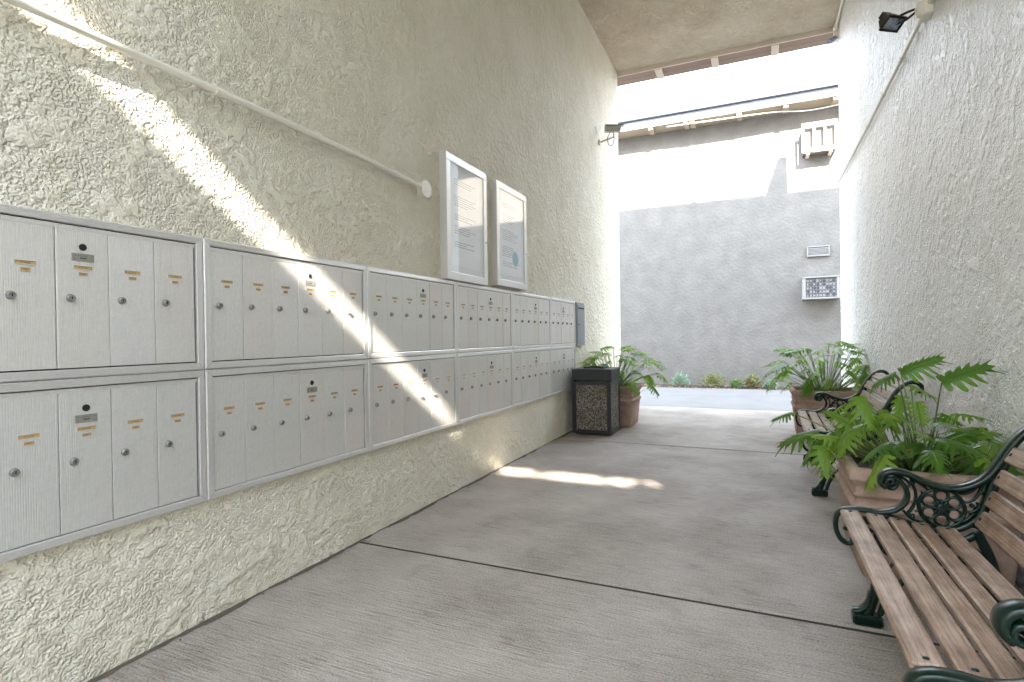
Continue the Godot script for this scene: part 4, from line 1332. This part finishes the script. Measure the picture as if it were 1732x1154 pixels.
# ------------------------------------------------------------------ benches
func bench_end() -> Array:
	var st := begin()
	var dz := 0.021
	# armrest: scroll, sweep, back upright and curled top
	var arm := curve2([Vector2(0.447, 0.548), Vector2(0.452, 0.556), Vector2(0.446, 0.565), Vector2(0.434, 0.562), Vector2(0.428, 0.549), Vector2(0.434, 0.535), Vector2(0.449, 0.531), Vector2(0.461, 0.543), Vector2(0.462, 0.562)], 5)
	bar(st, arm, 0.0085, dz + 0.005)
	arm = curve2([Vector2(0.43, 0.533), Vector2(0.415, 0.549), Vector2(0.418, 0.574), Vector2(0.436, 0.590), Vector2(0.462, 0.594), Vector2(0.497, 0.587), Vector2(0.54, 0.567), Vector2(0.586, 0.550), Vector2(0.631, 0.546), Vector2(0.67, 0.555), Vector2(0.705, 0.574), Vector2(0.734, 0.601), Vector2(0.757, 0.635), Vector2(0.777, 0.673), Vector2(0.80, 0.714), Vector2(0.832, 0.757), Vector2(0.868, 0.785), Vector2(0.908, 0.789), Vector2(0.938, 0.770), Vector2(0.945, 0.742), Vector2(0.928, 0.728), Vector2(0.914, 0.738)], 5)
	var ws := []
	for i in arm.size(): ws.append(lerpf(0.0115, 0.0135, clampf(i / 60.0, 0, 1)) if i < arm.size() - 14 else 0.010)
	bar(st, arm, ws, dz + 0.006)
	# the C that runs into the front of the seat rail
	bar(st, curve2([Vector2(0.452, 0.578), Vector2(0.474, 0.560), Vector2(0.491, 0.535), Vector2(0.497, 0.507), Vector2(0.487, 0.476), Vector2(0.460, 0.450), Vector2(0.428, 0.438), Vector2(0.395, 0.433), Vector2(0.355, 0.437), Vector2(0.312, 0.436), Vector2(0.281, 0.424), Vector2(0.266, 0.396), Vector2(0.266, 0.355), Vector2(0.280, 0.318), Vector2(0.303, 0.304), Vector2(0.322, 0.314), Vector2(0.320, 0.332)], 5), 0.0095, dz)
	# lower sweep of the arm panel, which is also the seat rail
	bar(st, curve2([Vector2(0.40, 0.432), Vector2(0.44, 0.420), Vector2(0.49, 0.405), Vector2(0.545, 0.394), Vector2(0.598, 0.391), Vector2(0.645, 0.402), Vector2(0.685, 0.429), Vector2(0.712, 0.467), Vector2(0.729, 0.515), Vector2(0.742, 0.568), Vector2(0.760, 0.625)], 5), 0.012, dz)
	# seat rail under the slats
	bar(st, curve2([Vector2(0.29, 0.405), Vector2(0.36, 0.398), Vector2(0.44, 0.385), Vector2(0.52, 0.368), Vector2(0.60, 0.358), Vector2(0.66, 0.362), Vector2(0.70, 0.39)], 5), 0.014, dz * 0.8)
	# front leg
	bar(st, curve2([Vector2(0.40, 0.40), Vector2(0.405, 0.33), Vector2(0.402, 0.25), Vector2(0.398, 0.18), Vector2(0.392, 0.12), Vector2(0.380, 0.075), Vector2(0.362, 0.03)], 5), 0.017, dz)
	box(st, Vector3(0.366, 0.021, 0), Vector3(0.098, 0.042, 0.062), 0.008)
	bar(st, curve2([Vector2(0.32, 0.045), Vector2(0.345, 0.052), Vector2(0.368, 0.078), Vector2(0.38, 0.12)], 5), 0.009, dz)
	# arch between the legs, and the back leg
	bar(st, curve2([Vector2(0.408, 0.045), Vector2(0.425, 0.10), Vector2(0.46, 0.16), Vector2(0.52, 0.215), Vector2(0.60, 0.24), Vector2(0.68, 0.225), Vector2(0.74, 0.175), Vector2(0.775, 0.10), Vector2(0.795, 0.03)], 5), 0.011, dz * 0.8)
	bar(st, curve2([Vector2(0.70, 0.40), Vector2(0.735, 0.32), Vector2(0.762, 0.22), Vector2(0.785, 0.12), Vector2(0.82, 0.03)], 5), 0.017, dz)
	box(st, Vector3(0.822, 0.021, 0), Vector3(0.09, 0.042, 0.062), 0.008)
	# lattice below the seat
	for c in [[0.45, 0.31, 0.036], [0.53, 0.30, 0.040], [0.615, 0.30, 0.038], [0.685, 0.305, 0.03]]:
		var ring := PackedVector2Array()
		for k in 18: ring.append(Vector2(c[0], c[1]) + Vector2.from_angle(TAU * k / 18.0) * c[2])
		bar(st, ring, 0.0065, 0.011, 0.0, true, 8)
	bar(st, curve2([Vector2(0.42, 0.15), Vector2(0.43, 0.21), Vector2(0.46, 0.26), Vector2(0.44, 0.275)], 4), 0.006, 0.011)
	bar(st, curve2([Vector2(0.29, 0.36), Vector2(0.33, 0.352), Vector2(0.36, 0.37), Vector2(0.385, 0.355)], 4), 0.007, 0.012)
	bar(st, curve2([Vector2(0.335, 0.40), Vector2(0.345, 0.36), Vector2(0.37, 0.32), Vector2(0.398, 0.30)], 4), 0.007, 0.012)
	# arm panel: ring, petals, side scrolls
	var C := Vector2(0.600, 0.473)
	var ring := PackedVector2Array()
	for k in 28: ring.append(C + Vector2.from_angle(TAU * k / 28.0) * 0.069)
	bar(st, ring, 0.0060, 0.012, 0.0, true, 8)
	for p in 6:
		var pc := C + Vector2.from_angle(TAU * (p + 0.5) / 6.0) * 0.0435
		ring = PackedVector2Array()
		for k in 16: ring.append(pc + Vector2.from_angle(TAU * k / 16.0) * 0.0205)
		bar(st, ring, 0.0052, 0.010, 0.0, true, 8)
	for s in [
		[Vector2(0.505, 0.565), Vector2(0.520, 0.535), Vector2(0.524, 0.505), Vector2(0.516, 0.47), Vector2(0.498, 0.44)],
		[Vector2(0.505, 0.572), Vector2(0.535, 0.555), Vector2(0.558, 0.535), Vector2(0.552, 0.52), Vector2(0.538, 0.525)],
		[Vector2(0.484, 0.45), Vector2(0.505, 0.425), Vector2(0.535, 0.415), Vector2(0.548, 0.43), Vector2(0.535, 0.44)],
		[Vector2(0.64, 0.536), Vector2(0.665, 0.53), Vector2(0.69, 0.545), Vector2(0.705, 0.565), Vector2(0.69, 0.565)],
		[Vector2(0.668, 0.50), Vector2(0.69, 0.51), Vector2(0.705, 0.53), Vector2(0.722, 0.575)],
		[Vector2(0.672, 0.465), Vector2(0.692, 0.47), Vector2(0.708, 0.49), Vector2(0.70, 0.505)],
		[Vector2(0.655, 0.43), Vector2(0.675, 0.44), Vector2(0.69, 0.46)],
		[Vector2(0.46, 0.575), Vector2(0.485, 0.57), Vector2(0.505, 0.55), Vector2(0.497, 0.54)],
		[Vector2(0.52, 0.50), Vector2(0.532, 0.488), Vector2(0.533, 0.46), Vector2(0.52, 0.45)],
	]: bar(st, curve2(s, 4), 0.0052, 0.010, 0.0, false, 8)
	for d in [[0.478, 0.575, 0.009], [0.512, 0.432, 0.010], [0.713, 0.54, 0.010], [0.69, 0.49, 0.009], [0.515, 0.555, 0.008], [0.665, 0.545, 0.009], [0.45, 0.552, 0.011]]:
		lathe(st, [Vector2(0.0001, -0.016), Vector2(d[2] * 0.7, -0.013), Vector2(d[2], 0.0), Vector2(d[2] * 0.7, 0.013), Vector2(0.0001, 0.016)], 10, Transform3D(Basis.IDENTITY, Vector3(d[0], d[1], 0)))
	# struts that carry the back slats
	bar(st, curve2([Vector2(0.70, 0.41), Vector2(0.727, 0.48), Vector2(0.752, 0.55), Vector2(0.78, 0.63), Vector2(0.815, 0.70)], 4), 0.010, dz * 0.7)
	var frame := done(st)
	# rosette: a boss in a ring of small petals, on both faces
	st = begin()
	for s in [-1.0, 1.0]:
		lathe(st, [Vector2(0.020, 0.0), Vector2(0.017, 0.012), Vector2(0.009, 0.016), Vector2(0.0001, 0.013)] if s > 0 else [Vector2(0.0001, -0.013), Vector2(0.009, -0.016), Vector2(0.017, -0.012), Vector2(0.020, 0.0)], 14, Transform3D(Basis.IDENTITY, Vector3(C.x, C.y, 0)))
		for k in 12:
			var a := TAU * k / 12.0
			var p := C + Vector2.from_angle(a) * 0.021
			var q := PackedVector3Array([Vector3(C.x + cos(a) * 0.013, C.y + sin(a) * 0.013, s * 0.010), Vector3(p.x, p.y, s * 0.012), Vector3(C.x + cos(a) * 0.028, C.y + sin(a) * 0.028, s * 0.006)])
			tube(st, q, [0.003, 0.0055, 0.003], 6)
	return [frame, done(st)]

func build_benches() -> void:
	var ends := bench_end()
	var slat := [[0.309, 0.4285, 0.064, 0.02], [0.389, 0.4235, 0.059, -0.08], [0.459, 0.4155, 0.056, -0.14], [0.530, 0.4065, 0.056, -0.12], [0.606, 0.4010, 0.060, 0.0]]
	var back := [[0.708, 0.452, 0.060, 1.08], [0.735, 0.527, 0.060, 1.17], [0.760, 0.604, 0.060, 1.13], [0.792, 0.684, 0.060, 1.05], [0.850, 0.756, 0.058, 0.72]]
	rng.seed = 55
	var made: Node3D = null
	for b in 2:
		var z0: float = [-2.46, -5.42][b]           # far end
		var len := 1.13
		if b == 0:
			var o := thing("park_bench", "near park bench of brown slats on green iron ends, cut by the picture edge", "bench", Vector3(0, 0, z0), "park benches along the right wall")
			for e in 2:
				var f := mesh_node(o, "end_frame", ends[0], M.green_iron, Vector3(0, 0, e * len))
				mesh_node(f, "rosette", ends[1], M.green_iron)
			for k in 10:
				var q: Array = slat[k] if k < 5 else back[k - 5]
				var st := begin()
				var L := len - 0.055
				box(st, Vector3.ZERO, Vector3(q[2], 0.022, L), 0.0055, 2, Transform3D.IDENTITY, Vector2(rng.randf() * 0.8, rng.randf() * 0.5))
				var sl := mesh_node(o, "slat", done(st), M.bench_wood, Vector3(q[0], q[1], len * 0.5))
				sl.rotation.z = q[3]
				for e in [-1.0, 1.0]:
					var bt := begin()
					lathe(bt, [Vector2(0.007, 0.0), Vector2(0.006, 0.0025), Vector2(0.0001, 0.0035)], 10, facing(Vector3(0, 0.011 if k < 5 else 0.011, e * (L * 0.5 - 0.022)), Vector3.UP))
					mesh_node(sl, "bolt", done(bt), M.green_iron)
			var tb := begin()
			tube(tb, PackedVector3Array([Vector3(0.52, 0.35, 0.0), Vector3(0.52, 0.35, len)]), 0.007, 8)
			mesh_node(o, "tie_rod", done(tb), M.green_iron)
			made = o
		else:
			var o: Node3D = made.duplicate()
			put(self, "park_bench", o)
			o.position = Vector3(0.025, 0, z0)
			o.rotation.y = -0.02
			tag(o, "farther park bench of brown slats on green iron ends, between two potted plants", "bench", "park benches along the right wall")

# ------------------------------------------------------------------ planting bed
func build_bed() -> void:
	var bd := thing("planting_bed", "narrow strip of dark soil along the foot of the far building", "planting bed", Vector3(0, 0, -12.42), "", "structure")
	mesh_node(bd, "soil", box_mesh(Vector3(18, 0.1, 0.93)), M.soil, Vector3(0, -0.07, 0))
	rng.seed = 201
	var st := begin()
	st.set_smooth_group(-1)
	for k in 420:
		var c := Vector3(rng.randf_range(-2.6, 1.8), -0.014 + rng.randf() * 0.012, rng.randf_range(-0.44, 0.44))
		var bs := Basis.from_euler(Vector3(rng.randf_range(-0.5, 0.5), rng.randf() * TAU, rng.randf_range(-0.5, 0.5))).scaled(Vector3.ONE * rng.randf_range(0.012, 0.03))
		tri(st, c + bs * Vector3(-1, 0, 0), c + bs * Vector3(0, 0, -0.5), c + bs * Vector3(1, 0, 0))
		tri(st, c + bs * Vector3(-1, 0, 0), c + bs * Vector3(1, 0, 0), c + bs * Vector3(0, 0.2, 0.5))
	var lt := mesh_node(bd, "leaf_litter", done(st), M.dry_leaf)
	lt.set_meta("kind", "stuff")
	var S := [
		["silvery green lavender tuft nearest the terracotta pot by the trash can", Vector3(-1.58, 0, -12.4), 0.19, 0.27, 0, 0],
		["rounded olive and brown shrub in the middle of the planting bed", Vector3(-0.90, 0, -12.42), 0.30, 0.29, 1, 1],
		["low sparse green shrub right of the rounded olive shrub", Vector3(-0.44, 0, -12.4), 0.15, 0.17, 3, 2],
		["reddish brown shrub half hidden by the trough plant near the courtyard", Vector3(-0.13, 0, -12.45), 0.21, 0.27, 2, 1],
		["pale tuft at the right end of the visible planting bed", Vector3(0.22, 0, -12.4), 0.12, 0.14, 0, 0],
	]
	for q in S:
		var o := thing("shrub", q[0], "shrub", q[1], "shrubs along the far wall")
		var twigs := begin()
		var fol := begin()
		var fol2 := begin()
		fol.set_smooth_group(-1)
		fol2.set_smooth_group(-1)
		var n := 110
		for k in n:
			var a := rng.randf() * TAU
			var el := rng.randf_range(0.25, 1.5)
			var d := Vector3(cos(a) * cos(el), sin(el), sin(a) * cos(el))
			var tip := Vector3(d.x * q[2], d.y * q[3] * rng.randf_range(0.7, 1.05), d.z * q[2] * 0.9)
			var b := Vector3(d.x * 0.03, -0.03, d.z * 0.03)
			if k % 3 == 0: tube(twigs, PackedVector3Array([b, tip]), [0.0035, 0.0015], 4)
			for j in (9 if q[5] != 2 else 5):
				var p := b.lerp(tip, rng.randf_range(0.35, 1.05)) + Vector3(rng.randfn(), rng.randfn(), rng.randfn()) * 0.012
				var ld := (d + Vector3(rng.randfn(), rng.randfn(), rng.randfn()) * (0.25 if q[5] == 0 else 0.8)).normalized()
				var sd := ld.cross(Vector3(rng.randfn(), rng.randfn(), rng.randfn())).normalized()
				var ll := 0.05 if q[5] == 0 else 0.032
				var lw := 0.006 if q[5] == 0 else 0.012
				var f: SurfaceTool = fol if rng.randf() < 0.68 or q[5] == 0 else fol2
				tri(f, p, p + ld * ll * 0.5 + sd * lw, p + ld * ll)
				tri(f, p, p + ld * ll, p + ld * ll * 0.5 - sd * lw)
		mesh_node(o, "twigs", done(twigs), M.brown_board)
		mesh_node(o, "foliage", done(fol), M["shrub_%d" % q[4]])
		if q[5] != 0: mesh_node(o, "withered_foliage", done(fol2), M["shrub_%d" % [1, 2, 3, 1][q[4]]])
